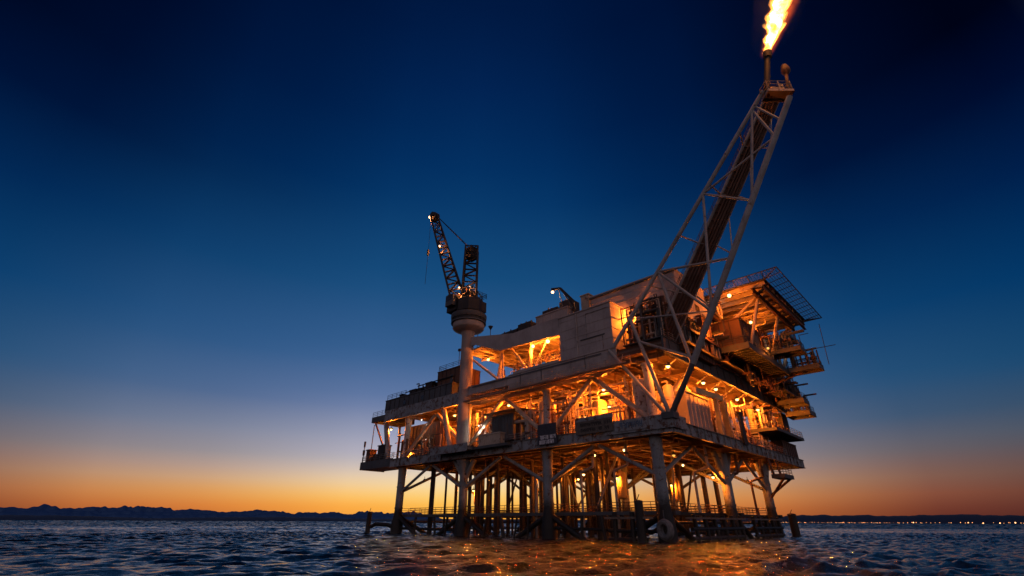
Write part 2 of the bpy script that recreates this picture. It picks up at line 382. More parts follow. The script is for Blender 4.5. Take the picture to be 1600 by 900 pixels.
def shore_lights():
    rnd = random.Random(5)
    e = glow('shore lamp glow', (1., .38, .13), 3.2)
    e2 = glow('bright shore lamp glow', (1., .42, .16), 5.)
    mb = MB().ball((0, 0, 0), 5., 8, 6); post = MB().box(-.5, .5, -.5, .5, -22, -3.0)
    proto = None
    azs = []
    az = 25.6
    while az < 36: azs.append((az, rnd.choice((.35, .45, .55, .8)), 0)); az += rnd.choice((.05, .07, .1, .16, .3))
    while az < 46: azs.append((az, rnd.uniform(.35, .8), 0)); az += rnd.choice((.08, .14, .3, .6))
    azs += [(37.8, 1.2, 1), (42.3, 1., 1), (43.3, 1.2, 1), (44.2, 1.3, 1), (41.4, .9, 1)]
    big = None
    for az, s, b in azs:
        src = big if b else proto
        if src is None:
            o = bpy.data.objects.new('shore_lamp', None); COL.objects.link(o)
            l1 = obj('bulb', MB().add([Vector(v) for v in mb.v], mb.f), e2 if b else e, parent=None, at=(0, 0, 0), world=True); l1.parent = o
            l2 = obj('post', post, 'dgrey', parent=None, at=(0, 0, 0), world=True); l2.parent = o
            tag(o, 'bigger bright lamp standing out along the far shore' if b else 'small orange lamp in the string of lights along the far shore', 'lamp', 'bright lamps on the far shore' if b else 'lights along the far shore')
            if b: big = o
            else: proto = o
        else: o = copy_tree(src)
        d = 8700
        o.location = (math.sin(R(az))*d, math.cos(R(az))*d, 22+rnd.uniform(-4, 4)); o.scale = (s, s, s)
shore_lights()

# ------------------------------------------------------------------ the platform itself: jacket and decks
LA = (3., 21., 40., 59.); LB = (1.3, 22.5, 41.)
plat = empty('oil_platform', 'huge steel offshore platform on rows of legs with two lamplit decks', 'oil platform', (30, 25, 0))
for a in LA:
    for b in LB:
        mb = MB().lathe((a, b), [(1.1, -4), (1.15, 1.5), (.85, 3.2), (.74, 4), (.74, 9.6), (.85 if a != 40 else 1.5, 11.9)], 20)
        for z in (4.4, 8.2): mb.lathe((a, b), [(.82, z), (.82, z+.22)], 20)
        obj('leg', mb, 'leg', plat, smooth=True)
        # deck columns above, through the open process level
        obj('deck_column', MB().lathe((a, b+.3), [(.8, 13.52), (.62, 14.4), (.62, 20.6), (.85, 21.75)], 14), 'tan' if b > 2 else 'white', plat, smooth=True)
def brace(p, q, r, mat='leg', name='brace'):
    obj(name, MB().tube(p, q, r, n=10), mat, plat, smooth=True)
for b in LB:
    for a0, a1 in zip(LA, LA[1:]):
        am = (a0+a1)/2
        brace((a0+.5, b, 7.5), (am-.4, b, 11.7), .27, 'leg', 'jacket_brace'); brace((a1-.5, b, 7.5), (am+.4, b, 11.7), .27, 'leg', 'jacket_brace')
        if b != 22.5: brace((a0+.5, b, 2.9), (am, b, -1.6), .38, 'pile', 'waterline_brace'); brace((a1-.5, b, 2.9), (am, b, -1.6), .38, 'pile', 'waterline_brace')
        brace((a0+.6, b+.3, 14.4), (am-.3, b+.3, 21.3), .38, 'tan', 'deck_brace'); brace((a1-.6, b+.3, 14.4), (am+.3, b+.3, 21.3), .38, 'tan', 'deck_brace')
for a in LA:
    for b0, b1 in zip(LB, LB[1:]):
        bm_ = (b0+b1)/2
        brace((a, b0+.5, 7.5), (a, bm_-.4, 11.7), .27, 'leg', 'jacket_brace'); brace((a, b1-.5, 7.5), (a, bm_+.4, 11.7), .27, 'leg', 'jacket_brace')
        brace((a, b0+.5, 2.9), (a, bm_, -1.6), .38, 'pile', 'waterline_brace'); brace((a, b1-.5, 2.9), (a, bm_, -1.6), .38, 'pile', 'waterline_brace')
        if a in (3., 59.): brace((a, b0+.9, 14.4), (a, bm_-.3, 21.3), .42, 'tan', 'deck_brace'); brace((a, b1-.6, 14.4), (a, bm_+.3, 21.3), .42, 'tan', 'deck_brace')
    # forked leg heads on the helideck side
for b in LB[1:]:
    brace((3, b-.3, 8.), (3, b-3., 11.95), .42); brace((3, b+.3, 8.), (3, b+3., 11.95), .42)
for s in (-1, 1): brace((40, 1.3+.2, 8.6), (40+s*2.6, 1.3, 11.9), .42)
# conductors
rnd = random.Random(4)
for i in range(10):
    for j in range(5):
        if rnd.random() < .16: continue
        a = 22.5+i*3.5+rnd.uniform(-.5, .5); b = 6.5+j*5.6+rnd.uniform(-.8, .8); r = rnd.choice((.22, .26, .32, .4))
        obj('conductor', MB().tube((a, b, -3), (a, b, 12), r, n=10), 'pile', plat, smooth=True)
for a, b, r in ((15.5, 9, .3), (17, 8, .42), (18.5, 12, .34), (12.5, 20, .4), (10.5, 14, .32), (8, 26, .4), (7, 33, .36), (10, 36, .42), (14, 30, .5), (55, 6, .4), (57, 14, .34), (53, 20, .4)):
    obj('conductor', MB().tube((a, b, -3), (a, b, 12), r, n=10), 'pile', plat, smooth=True)
# low horizontals and fender frames near the water
for b in (1.3, 41.):
    for a0, a1, z in ((3, 21, 1.1), (40, 59, .8)): brace((a0, b, z), (a1, b, z+.3), .2, 'pile', 'waterline_tube')
    for i in range(17):
        if rnd.random() < .8: a = 5+i*3.2+rnd.uniform(-.6, .6); brace((a, b-.4, 2.9), (a+rnd.uniform(-1.2, 1.2), b-.4, -1.5), rnd.choice((.16, .22, .3)), 'pile', 'waterline_tube')
for a in (3., 59.):
    for z in (.9, 2.1): brace((a, 1.5, z), (a, 41, z), .2, 'pile', 'waterline_tube')
for a, b in ((8, 16), (14, 10), (28, 14), (47, 10), (52, 28), (33, 33), (12, 32)):
    brace((a, b, 11.8), (a+rnd.uniform(-5, 5), b+rnd.uniform(-4, 4), 3.5), .2, 'leg')
# gangways round the jacket
def rail_mb(mb, pts, h=1.1, step=1.6, r=.045, rails=3):
    for p, q in zip(pts, pts[1:]):
        p, q = Vector(p), Vector(q); n = max(1, int((q-p).length/step))
        for i in range(n+1):
            c = p+(q-p)*i/n; mb.tube(c, c+Vector((0, 0, h)), r, n=4)
        for k in range(rails):
            o = Vector((0, 0, h*(k+1)/rails)); mb.tube(p+o, q+o, r*.9, n=4)
    return mb
for k, b in enumerate(LB):
    g = obj('gangway', MB().box(2, 60, b+.8, b+2.1, 2.95, 3.4), 'pile' if k else 'dgrey', plat)
    obj('handrail', rail_mb(MB(), [(4.2, b+2., 3.4), (58, b+2., 3.4)], r=.045), 'brown', g)
    if k: obj('handrail', rail_mb(MB(), [(4.2, b+.9, 3.4), (58, b+.9, 3.4)], r=.045), 'brown', g)
for a in LA:
    g = obj('gangway', MB().box(a+.8, a+2.2, 3.5, 41.5, 3.0, 3.36), 'pile', plat)
    obj('handrail', rail_mb(MB(), [(a+2.1, 3.5, 3.4), (a+2.1, 41, 3.4)], r=.045), 'brown', g)
# lower deck
D0, D1, E0, E1 = -.4, 61.2, -.4, 56.5
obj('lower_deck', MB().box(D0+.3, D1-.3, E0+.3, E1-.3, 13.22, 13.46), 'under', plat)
gi = MB()
gi.ibeam((D0, E1, 12.75), (D1, E1, 12.75), 1.55, .5); obj('edge_girder', gi, 'grey', plat)
gi = MB(); gi.ibeam((D0, E0, 12.75), (D1, E0, 12.75), 1.55, .5)
for i in range(18): gi.box(1.5+i*3.3, 1.56+i*3.3, E0-.22, E0-.032, 12.05, 13.4)
obj('edge_girder', gi, 'grey', plat)
obj('edge_girder', MB().ibeam((D1, E0+.27, 12.72), (D1, E1-.27, 12.72), 1.5, .5), 'grey', plat)
gi = MB(); gi.ibeam((D0, E0+.27, 12.72), (D0, E1-.27, 12.72), 1.5, .5)
for i in range(24): gi.box(D0-.22, D0-.03, 2+i*2.25, 2.06+i*2.25, 12.05, 13.4)
obj('edge_girder', gi, 'grey', plat)
jo = MB()
for i in range(29): a = 1.2+i*2.1; jo.bar((a, E0+.35, 12.95), (a, E1-.35, 12.95), .14, .5)
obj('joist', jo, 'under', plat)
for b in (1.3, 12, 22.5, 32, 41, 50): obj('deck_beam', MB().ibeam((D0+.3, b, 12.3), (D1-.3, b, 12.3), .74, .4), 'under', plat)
# projecting corner plates and platforms on the lower deck edge
obj('corner_plate', MB().box(-.62, 9.2, -.72, -.66, 12.5, 14.2).box(-.68, -.62, -.66, 3, 12.5, 14.1), 'grey', plat)
obj('deck_extension', MB().box(61.3, 74, .3, 6.5, 12.5, 13.5).box(61.3, 74, .2, .28, 12.3, 13.9).box(74.02, 74.1, .2, 6.5, 12.3, 13.9), 'dgrey', plat)
obj('deck_extension', MB().box(35, 45, -2.6, -.7, 13.0, 13.5).box(35, 45, -2.7, -2.62, 12.7, 14.), 'grey', plat)
obj('deck_extension', MB().box(26.6, 34.6, -1.8, -.7, 12.9, 13.3), 'dgrey', plat)
# upper deck
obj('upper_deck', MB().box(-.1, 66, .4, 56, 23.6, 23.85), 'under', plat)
obj('upper_girder', MB().box(6.6, 28, -.06, .2, 22.35, 24.55).box(28.01, 40, -.06, .2, 23.05, 24.4).box(6.6, 28, -.2, .34, 22.2, 22.34).box(28.01, 40, -.2, .34, 22.9, 23.04).box(6.6, 28, -.2, .34, 24.56, 24.66).box(28.01, 40, -.2, .34, 24.41, 24.5), 'cream', plat)
obj('upper_girder', MB().ibeam((-.2, .5, 23.6), (6.58, .5, 23.6), 1.2, .4), 'brown', plat)
obj('upper_girder', MB().box(40, 66.2, .1, .36, 21.9, 24.1).box(40, 66.2, -.05, .5, 21.75, 21.89), 'grey', plat)
gi = MB().box(-.45, -.21, .4, 56.3, 22.5, 24.6).box(-.6, -.1, .4, 56.3, 22.34, 22.48).box(-.6, -.1, .4, 56.3, 24.62, 24.74)
for i in range(20): gi.box(-.56, -.46, 2+i*2.7, 2.08+i*2.7, 22.5, 24.6)
obj('upper_girder', gi, 'dgrey', plat)
jo = MB()
for i in range(32): a = 1+i*2.05; jo.bar((a, .6, 23.3), (a, 55.6, 23.3), .14, .55)
obj('joist', jo, 'under', plat)
for b in (1.6, 11, 22.5, 32, 41, 50): obj('deck_beam', MB().ibeam((.2, b, 22.6), (65.5, b, 22.6), .8, .4), 'under', plat)
for k, a in enumerate((4, 21, 40, 58)): obj('deck_beam', MB().ibeam((a, .7, 21.9), (a, 55, 21.9), .56, .36), 'under', plat)
# outrigger brackets along the helideck side under the upper deck
for i in range(9): brace((-.3, 4+i*5.2, 22.3), (1.6, 4+i*5.2, 21.2), .1, 'white', 'bracket')
# service walkway hung under the front girder
wk = obj('service_walkway', MB().box(4, 38.5, -.95, -.3, 21.62, 21.72).bar((4, -.95, 21.62), (38.5, -.95, 21.62), .1, .2), 'grate', plat)
for i in range(12): obj('hanger', MB().tube((5.5+i*2.9, -.9, 21.7), (5.5+i*2.9, -.22, 23.2), .05, n=4), 'tan', wk)
pm = MB()
for i, (z, bb, r) in enumerate(((22.0, -.45, .10), (21.95, -.72, .07), (21.45, -.1, .14), (21.35, .35, .11), (21.3, .8, .16))): pm.tube((5+i, bb, z), (38, bb, z), r, n=6)
obj('hung_pipe', pm, 'tan', wk)
# open upper level between crane and building: roof, fascia, posts
obj('roof_slab', MB().box(17, 40.6, .31, 15.5, 31.75, 32.), 'ceiling', plat)
obj('roof_fascia', MB().prism_b([(16.7, 32.25), (22.4, 32.3), (27, 32.2), (38.2, 34.4), (40.2, 34.4), (40.2, 32.2), (37.2, 32.6), (30.4, 29.7), (23.2, 29.5), (16.7, 29.2)], 0, .3), 'cream', plat)
jo = MB()
for i in range(12): a = 18+i*1.95; jo.bar((a, .4, 31.5), (a, 15.4, 31.5), .16, .48)
for b in (4.5, 10, 15): jo.bar((17, b, 31.05), (40, b, 31.05), .25, .4)
obj('joist', jo, 'ceiling', plat)
for p, q, r in (((25.6, 3.2, 24.6), (25.6, 3.2, 30.9), .34), ((33, 3, 24.6), (33, 3, 30.9), .22), ((39, 13, 23.9), (39, 13, 31), .22), ((30, 14, 24.6), (30, 14, 31), .25), ((18.5, 8, 24.6), (18.5, 8, 31), .2),
                ((38.6, 1.2, 30.0), (31.5, 1.6, 24.6), .24), ((33, 2, 24.7), (30.5, 1, 30.0), .2), ((24.2, 1.2, 24.7), (28.5, 1.2, 30), .2), ((21.5, 3, 30.9), (24.6, 2.6, 25.2), .16), ((22, 10, 24.6), (27, 10, 31), .18), ((37, 8, 31), (27, 9, 27.0), .14), ((38, 12, 29.6), (27, 12, 29.2), .16), ((30.4, .9, 29.6), (30.4, 1, 24.6), .18)):
    brace(p, q, r, 'tan', 'post')
fx = MB()
for i in range(9): fx.box(8+i*3.4, 8.07+i*3.4, -.13, -.062, 23.1, 24.4)
obj('stiffener', fx, 'cream', plat)
obj('cable_tray', MB().box(9, 37, -.3, -.215, 24.1, 24.22).path([(12, -.14, 22.5), (12, -.14, 24.5)], .05, 5).path([(20.6, -.14, 22.5), (20.6, -.14, 24.5)], .06, 5).path([(25.2, -.14, 22.5), (25.2, -.14, 24.5)], .05, 5), 'dgrey', plat)
obj('parapet', MB().box(17, 27, -.04, .16, 24.68, 25.1), 'cream', plat)
# cantilevered decks on the helideck side
def cdeck(a0, a1, b0, b1, z, t=.4, rib=True, mat='grate', rail=True):
    o = obj('side_deck', MB().box(a0, a1, b0, b1, z, z+t*.4), mat, plat)
    mb = MB().bar((a0+.05, b0, z-.1), (a0+.05, b1, z-.1), .2, t).bar((a1, b0, z-.1), (a1, b1, z-.1), .2, t).bar((a0, b0+.06, z-.1), (a1, b0+.06, z-.1), .18, t).bar((a0, b1, z-.1), (a1, b1, z-.1), .18, t)
    if rib:
        n = int((b1-b0)/1.25)
        for i in range(1, n): mb.bar((a0+.2, b0+(b1-b0)*i/n, z-.1), (a1-.1, b0+(b1-b0)*i/n, z-.1), .32, .22)
    obj('edge_frame', mb, 'dgrey' if mat == 'grate' else mat, o)
    if rail: obj('handrail', rail_mb(MB(), [(a1, b0+.1, z+t*.4), (a0+.1, b0+.1, z+t*.4), (a0+.1, b1-.1, z+t*.4), (a1, b1-.1, z+t*.4)]), 'dgrey', o)
    return o
cdeck(-6.2, -.7, 17.5, 38, 26.6, 1.0, True, 'dgrey')
cdeck(-10.6, -4, 29.6, 33, 28.2, .6)
cdeck(-11.2, -5.5, 37.4, 40.5, 26.8, .7)
cdeck(-5.6, -.7, 46, 50, 23.2, .8)
cdeck(-5., -.7, 51.5, 56, 21.9, .9, True, 'dgrey')
cdeck(-8.4, -3, 35.5, 40.5, 32.6, .5)
cdeck(-1.9, 3, 38, 55, 17.3, .5)
cdeck(-2.2, -.7, 6, 16, 26.9, .4, True, 'brown', True)
cdeck(-.2, 4, 2.4, 5, 28.6, .35, True, 'brown', True)
cdeck(66.2, 72, .4, 8, 23.0, 1.2, True, 'dgrey')
cdeck(-2.6, -.7, 33, 38, 9.1, .6)
for p, q in (((-3, 20, 26.2), (-.7, 20, 24.8)), ((-3, 36, 26.2), (-.7, 36, 24.8)), ((-8, 39, 26.4), (-.7, 39, 24.6)), ((-2.3, 34, 8.9), (2.2, 40.2, 6.2)), ((-2.3, 37.6, 8.9), (2.2, 40.6, 6.6)), ((-.8, 34, 9.1), (-.3, 34, 12)), ((-.8, 38, 9.1), (-.3, 38, 12)), ((71.5, 1, 22.6), (65, 1.2, 14))):
    brace(p, q, .2, 'brown', 'bracket')
brace((67.2, 1.2, 22.2), (64.6, 1.2, 13.6), .55, 'white', 'deck_column')
brace((46.3, .8, 21.8), (43.2, .6, 13.6), .5, 'white', 'deck_column')

# ------------------------------------------------------------------ buildings and modules
def module(name, label, cat, a0, a1, b0, b1, z0, z1, mat, group=None, ribs=0, roofmat=None, windows=(), doors=(), ribmat=None):
    """a boxy module: wall shell with battens, roof plate, framed windows and doors on its b0 (front) or a0 (side) face"""
    t = empty(name, label, cat, ((a0+a1)/2, (b0+b1)/2, z0), group)
    wall = MB().box(a0, a1, b0, b1, z0, z1)
    obj('wall', wall, mat, t)
    obj('roof', MB().box(a0-.15, a1+.15, b0-.15, b1+.15, z1+.004, z1+.2), roofmat or mat, t)
    if ribs:
        mb = MB(); n = max(1, int((a1-a0)/ribs))
        for i in range(n+1): a = a0+(a1-a0)*i/n; mb.box(a-.05, a+.05, b0-.07, b0-.003, z0+.02, z1-.02)
        n = max(1, int((b1-b0)/ribs))
        for i in range(n+1): b = b0+(b1-b0)*i/n; mb.box(a0-.07, a0-.003, b-.05, b+.05, z0+.02, z1-.02)
        obj('batten', mb, ribmat or mat, t)
    for face, u0, u1, w0, w1 in windows:
        if face == 'f':
            f = obj('window', MB().box(u0, u1, b0-.09, b0-.01, w0, w1), 'dgrey', t); obj('pane', MB().box(u0+.1, u1-.1, b0-.1, b0-.092, w0+.1, w1-.1), 'glassdark', f)
        else:
            f = obj('window', MB().box(a0-.09, a0-.01, u0, u1, w0, w1), 'dgrey', t); obj('pane', MB().box(a0-.1, a0-.092, u0+.1, u1-.1, w0+.1, w1-.1), 'glassdark', f)
    for face, u0, u1, w0, w1 in doors:
        if face == 'f':
            f = obj('door', MB().box(u0, u1, b0-.1, b0-.01, w0, w1), 'dgrey', t); obj('handle', MB().box(u0+.1, u0+.2, b0-.18, b0-.102, w0+.9, w0+1.1), 'white', f)
        else:
            f = obj('door', MB().box(a0-.1, a0-.01, u0, u1, w0, w1), 'dgrey', t); obj('handle', MB().box(a0-.18, a0-.102, u0+.1, u0+.2, w0+.9, w0+1.1), 'white', f)
    return t
def hribs(t, a0, a1, b0, b1, zs, mat, d=.05):
    mb = MB()
    for z in zs: mb.box(a0, a1, b0-d, b0-.002, z, z+.07); mb.box(a0-d, a0-.002, b0, b1, z, z+.07)
    obj('wall_seam', mb, mat, t)
t = module('accommodation_block', 'tall pale blank walled block flush with the platform front beside the open lamplit bay', 'building', 6.9, 16.65, .02, 4.6, 24.7, 31.9, 'cream', doors=())
hribs(t, 6.9, 16.65, .02, 4.6, (26.3, 27.9, 29.5, 31.1), 'cream')
obj('cable_tray', MB().box(8.2, 12.6, -.12, .0, 27.05, 27.2), 'dgrey', t); obj('conduit', MB().path([(11.4, -.06, 27.2), (11.4, -.06, 31.2), (7.2, -.06, 31.2)], .045, 5).path([(8.6, -.06, 24.8), (8.6, -.06, 27.05)], .05, 5), 'grey', t); obj('downpipe', MB().tube((13.2, -.08, 24.8), (13.2, -.08, 31.8), .08), 'white', t)
t = module('upper_building', 'long pinkish flat roofed upper building behind the pale block, a bright lamp on its wall', 'building', -1.6, 13.6, 5.2, 16, 29.4, 36.5, 'cream', windows=(('f', 9.5, 11, 32.6, 33.8), ('a', 8, 9.5, 31.4, 32.6), ('a', 11, 12.5, 31.4, 32.6)), doors=(('f', 4.2, 5.3, 29.5, 31.6), ('a', 13.4, 14.5, 29.5, 31.6)))
module('plant_level', 'dark rusty plant level under the pinkish upper building behind the boom foot', 'module', -1.2, 13.4, 5.4, 16, 23.9, 29.1, 'brown', ribs=1.0, ribmat='black')
hribs(t, -1.6, 13.6, 5.2, 16, (31., 33.9, 35.2), 'cream')
obj('eaves', MB().box(-1.9, 13.9, 4.9, 5.18, 36.2, 36.44), 'dgrey', t)
module('roof_house', 'low dark plant house on the roof edge beside the pale block', 'building', 17, 24, 3, 9, 32.03, 35.2, 'cream', ribs=1.5)
module('switch_house', 'small tan cabin on the roof over the lamplit bay', 'building', 13.7, 15.3, 4.8, 7, 32.2, 37.2, 'tan')
module('long_module', 'long low dark module with flat roof on the upper deck behind the crane column', 'module', 45, 68.5, 1.4, 10, 24.15, 26.8, 'dgrey', ribs=1.7, ribmat='black', windows=(('f', 60.5, 61.5, 25, 26), ('f', 54, 55, 25, 26)))
for k, (a0, a1, b0, z1, lab) in enumerate(((52.5, 54.6, 2, 28.5, 'squat dark machine box on the long module next to the tower'), (56, 57.2, 1.8, 27.7, 'small dark machine box on the long module'), (58.4, 60.6, 2.2, 28.0, 'wide dark machine box on the long module'), (63, 64.1, 2, 27.6, 'last small dark machine box at the outer end of the long module'))):
    module('machine_box', lab, 'box', a0, a1, b0, b0+2, 27.02, z1, 'black', 'machine boxes on the long module', ribs=.7)
module('stair_tower', 'dark railed tower module standing on the long low module', 'module', 44.2, 51.2, 2.5, 8, 27.02, 30.3, 'brown', ribs=1.2, ribmat='black', doors=(('f', 46, 47, 27.1, 29.1),))
module('workshop_module', 'brown workshop with its end wall glowing orange under the long low module', 'module', 49, 60.6, 3.2, 11, 14.3, 20.2, 'brown', ribs=1.1, windows=(('f', 52, 53.2, 16.4, 17.4), ('f', 56, 57.2, 16.4, 17.4)))
module('grey_container', 'dark grey container under a black awning on the lower deck front', 'container', 28.4, 33.4, 1.6, 5, 14.3, 18.4, 'dgrey', ribs=.7)
single('awning', MB().prism_a([(.6, 18.9), (6, 19.6), (6, 19.8), (.6, 19.1)], 27.6, 34.8), 'black', 'black sloping awning over the dark grey container', 'awning')
module('orange_box', 'low orange lit crate box hung on the deck edge below the grey container', 'box', 28.2, 33.2, -1.7, -.75, 13.32, 14.9, 'tan', ribs=.45)
module('side_container', 'tall pinkish container with rounded corner frame near the deck corner on the helideck side', 'container', 1.2, 5, 8.6, 16.5, 13.9, 18.9, 'cream', ribs=1.3)
module('end_box', 'rust red box module at the far end of the lower deck on the helideck side', 'module', .2, 5, 47, 56, 13.5, 16.2, 'brown', ribs=1.2, ribmat='black')
module('end_wall_module', 'dark tall panel module closing the far end under the upper deck', 'module', .4, 6, 52, 55.8, 17.75, 22.3, 'black', ribs=1)
module('dark_cabin', 'dark cabin with a black doorway on the ribbed side deck below the helideck', 'module', -5.2, 1.5, 19, 28, 27.1, 31.6, 'brown', ribs=1.5, ribmat='black', windows=(('a', 20, 22, 29, 30.4),), doors=(('a', 24.5, 26.8, 27.2, 30.6),))
module('red_cabin', 'small red lit shed on the side deck next to the dark cabin', 'module', -2.3, 0, 10.6, 13.6, 27.2, 30.2, 'brown', ribs=.8)
module('rear_module', 'brown plant module behind the stairs under the helideck', 'module', -2, 6, 30, 42, 24.8, 31, 'brown', ribs=1.6, ribmat='dgrey')
module('helideck_store', 'brown store module under the inner half of the helideck', 'module', 1, 9, 17, 30, 29.6, 34.6, 'brown', ribs=1.6)
module('rear_store', 'dark store module on the upper deck behind the plant module', 'module', -2.5, 6, 44, 54, 24.8, 28.6, 'black', ribs=1.6)
# process modules that close the view between the decks
spots = [(6.5, 15, 10.5, 20, 'tan', 'rust brown process module behind the yellow vessel'), (16.5, 26, 11, 19.4, 'tan', 'tan process module behind the pair of tall cylinders'), (27.5, 38, 12.5, 20.4, 'tan', 'rust brown process module behind the grey container'), (39.5, 48, 10.5, 19.8, 'brown', 'rust brown process module behind the crane column')]
for a0, a1, b0, z1, mt, lab in spots:
    module('process_module', lab, 'module', a0, a1, b0, b0+5, 13.6, z1, mt, 'process modules between the decks', ribs=1.4)
module('process_module', 'brown process module deep inside the helideck side of the lower deck', 'module', 9, 14, 24, 34, 13.6, 20, 'brown', 'process modules between the decks', ribs=1.4)
module('process_module', 'far brown process module at the end of the helideck side', 'module', 9, 14, 36, 48, 13.6, 19.6, 'tan', 'process modules between the decks', ribs=1.4)
# boxes on the left projecting deck
module('deck_locker', 'rusty locker at the tip of the projecting lower deck corner', 'locker', 71.6, 73.2, .8, 2.4, 13.55, 16.4, 'brown')
module('deck_locker', 'low rusty locker between the tip locker and the dark cabinet', 'locker', 69.2, 71, 1.2, 2.6, 13.55, 15.2, 'brown')
module('deck_cabinet', 'tall black cabinet on the projecting lower deck beside the leaning white column', 'cabinet', 65.6, 68, .5, 2.2, 13.55, 16.8, 'black')
# plant on the roof
for k, (a0, a1, b0, z0, z1, lab) in enumerate(((29, 33, 3, 32.03, 34.5, 'flat vent box on the roof nearest the crane'), (25.4, 28.6, 3, 32.03, 35.1, 'square dark vent box on the roof beside the plant house'), (20, 23.4, 4, 35.42, 36.6, 'dark vent box on top of the plant house'), (17, 19.6, 4.2, 35.42, 37.3, 'highest dark vent box on top of the plant house'))):
    t = empty('vent_box', lab, 'vent', ((a0+a1)/2, b0+1, z0), 'vent boxes on the roof')
    obj('casing', MB().box(a0, a1, b0, b0+2.5, z0, z1), 'black', t)
    mb = MB()
    for i in range(5): mb.tube((a0+.3+(a1-a0-.6)*i/4, b0+.6, z1), (a0+.3+(a1-a0-.6)*i/4, b0+.6, z1+random.uniform(.2, .7)), .14, n=6)
    obj('exhaust', mb, 'black', t)

# ------------------------------------------------------------------ vessels
def vvessel(label, a, b, r, z0, z1, mat, group=None, bands=2):
    t = empty('vessel', label, 'vessel', (a, b, z0), group)
    obj('tank_body', MB().vessel((a, b), r, z0+.3, z1), mat, t, smooth=True)
    obj('skirt', MB().lathe((a, b), [(r*.8, z0), (r*.8, z0+.6)], 16), 'dgrey', t, smooth=True)
    mb = MB()
    for i in range(bands): z = z0+(z1-z0)*(i+1)/(bands+1); mb.lathe((a, b), [(r+.05, z), (r+.05, z+.12)], 20)
    obj('band', mb, mat, t)
    obj('nozzle', MB().path([(a, b, z1-.1), (a, b, z1+.5), (a+.8, b, z1+.5)], .12), 'tan', t)
    return t
vvessel('plump yellow upright vessel glowing behind the tan sign board', 13.5, 5.2, 1.15, 14.6, 19, 'yellow')
vvessel('big pale upright vessel near the deck corner, half grey half orange lit', 5, 2.9, 1.2, 13.5, 20.2, 'white')
vvessel('taller of two slim orange cylinders beside the grey container', 23.4, 3.4, .72, 13.5, 20, 'tan')
vvessel('shorter of two slim orange cylinders beside the grey container', 25.9, 3.4, .8, 13.5, 19, 'tan')
vvessel('slim upright vessel between the container side and the corner braces', 2.2, 5.4, .7, 13.5, 19.4, 'tan')
vvessel('squat cylinder against the crane column on the lower deck', 36, 4.5, 1., 13.5, 17.6, 'brown')
vvessel('upright tank in the shadow under the workshop corner', 46.5, 4, .9, 13.5, 18, 'brown')
for k, (a, b, lab) in enumerate(((17, 15, 'glowing yellow sump tank hanging below the deck between the front legs'), (56.6, 20, 'small glowing tank under the deck far behind the crane side legs'), (15, 30, 'glowing tank under the deck seen past the corner leg'))):
    t = empty('sump_tank', lab, 'tank', (a, b, 6), 'sump tanks under the lower deck')
    obj('tank_body', MB().vessel((a, b), .85, 5.4, 9.6), 'yellow', t, smooth=True); obj('hanger', MB().tube((a, b, 9.5), (a, b, 12), .25), 'tan', t)
t = empty('drum_vessel', 'horizontal drum on saddles on the roofed upper bay', 'vessel', (20.5, 4, 24.7)); obj('tank_body', MB().hvessel((18, 4, 26), (22.5, 4, 26), .9), 'black', t, smooth=True); obj('saddle', MB().box(18.4, 18.8, 3.3, 4.7, 24.7, 25.5).box(21.8, 22.2, 3.3, 4.7, 24.7, 25.5), 'dgrey', t)
t = empty('drum_vessel', 'horizontal drum deep in the lower deck on the helideck side', 'vessel', (5, 31, 13.6)); obj('tank_body', MB().hvessel((5, 27, 15.4), (5, 35, 15.4), 1.2), 'tan', t, smooth=True); obj('saddle', MB().box(4, 6, 28, 28.4, 13.5, 14.5).box(4, 6, 33.6, 34, 13.5, 14.5), 'dgrey', t)

# ------------------------------------------------------------------ pipework skids between the decks
def pipework(label, a0, a1, b0, b1, z0, z1, nv, nh, seed, mats=('tan', 'brown', 'white'), skid=True):
    rn = random.Random(seed)
    t = empty('pipework', label, 'pipework', ((a0+a1)/2, (b0+b1)/2, z0), 'pipework racks between the decks')
    if skid: obj('skid', MB().box(a0, a1, b0, b1, z0+.02, z0+.18), 'dgrey', t)
    for i in range(nv):
        a, b = rn.uniform(a0, a1), rn.uniform(b0, b1); r = rn.choice((.06, .09, .12, .17, .26)); zt = rn.uniform(z0+3, z1)
        pts = [(a, b, z0+.1), (a, b, zt)]
        if rn.random() < .55: pts.append((a+rn.uniform(-3, 3), b, zt))
        if rn.random() < .3: pts.append((pts[-1][0], b, z1))
        o = obj('pipe', MB().path(pts, r), rn.choice(mats), t, smooth=True)
        if rn.random() < .5:
            z = rn.uniform(z0+1, zt-1); obj('valve', MB().tube((a, b, z), (a, b, z+.3), r*2.0, n=8).tube((a, b-r*1.5-.25, z+.15), (a, b, z+.15), .05).tube((a, b-r*1.5-.29, z+.15), (a, b-r*1.5-.25, z+.15), .2, n=10), 'brown', o)
    for i in range(nh):
        b, z = rn.uniform(b0, b1), rn.uniform(z0+.8, z1-.3); r = rn.choice((.06, .09, .12, .16)); x0 = rn.uniform(a0, a0+(a1-a0)*.4)
        obj('pipe', MB().path([(x0, b, z0+.3), (x0, b, z), (rn.uniform(a0+(a1-a0)*.6, a1), b, z)], r), rn.choice(mats), t, smooth=True)
pipework('dense pipes beside the big pale vessel', 6.3, 11.5, 1.5, 8, 13.5, 21, 24, 14, 1)
pipework('dense pipes between the yellow vessel and the slim cylinders', 15, 22, 1.2, 9, 13.5, 21, 36, 20, 2)
pipework('upright pipes behind the dark navy sign', 21.8, 28, 1.2, 9, 13.5, 21, 30, 14, 3)
pipework('pipes above and behind the grey container', 28, 35, 5.5, 12, 13.5, 21.2, 22, 14, 4)
pipework('red lit pipes beside the crane column', 34.5, 41, 2, 9, 13.5, 21, 26, 14, 5)
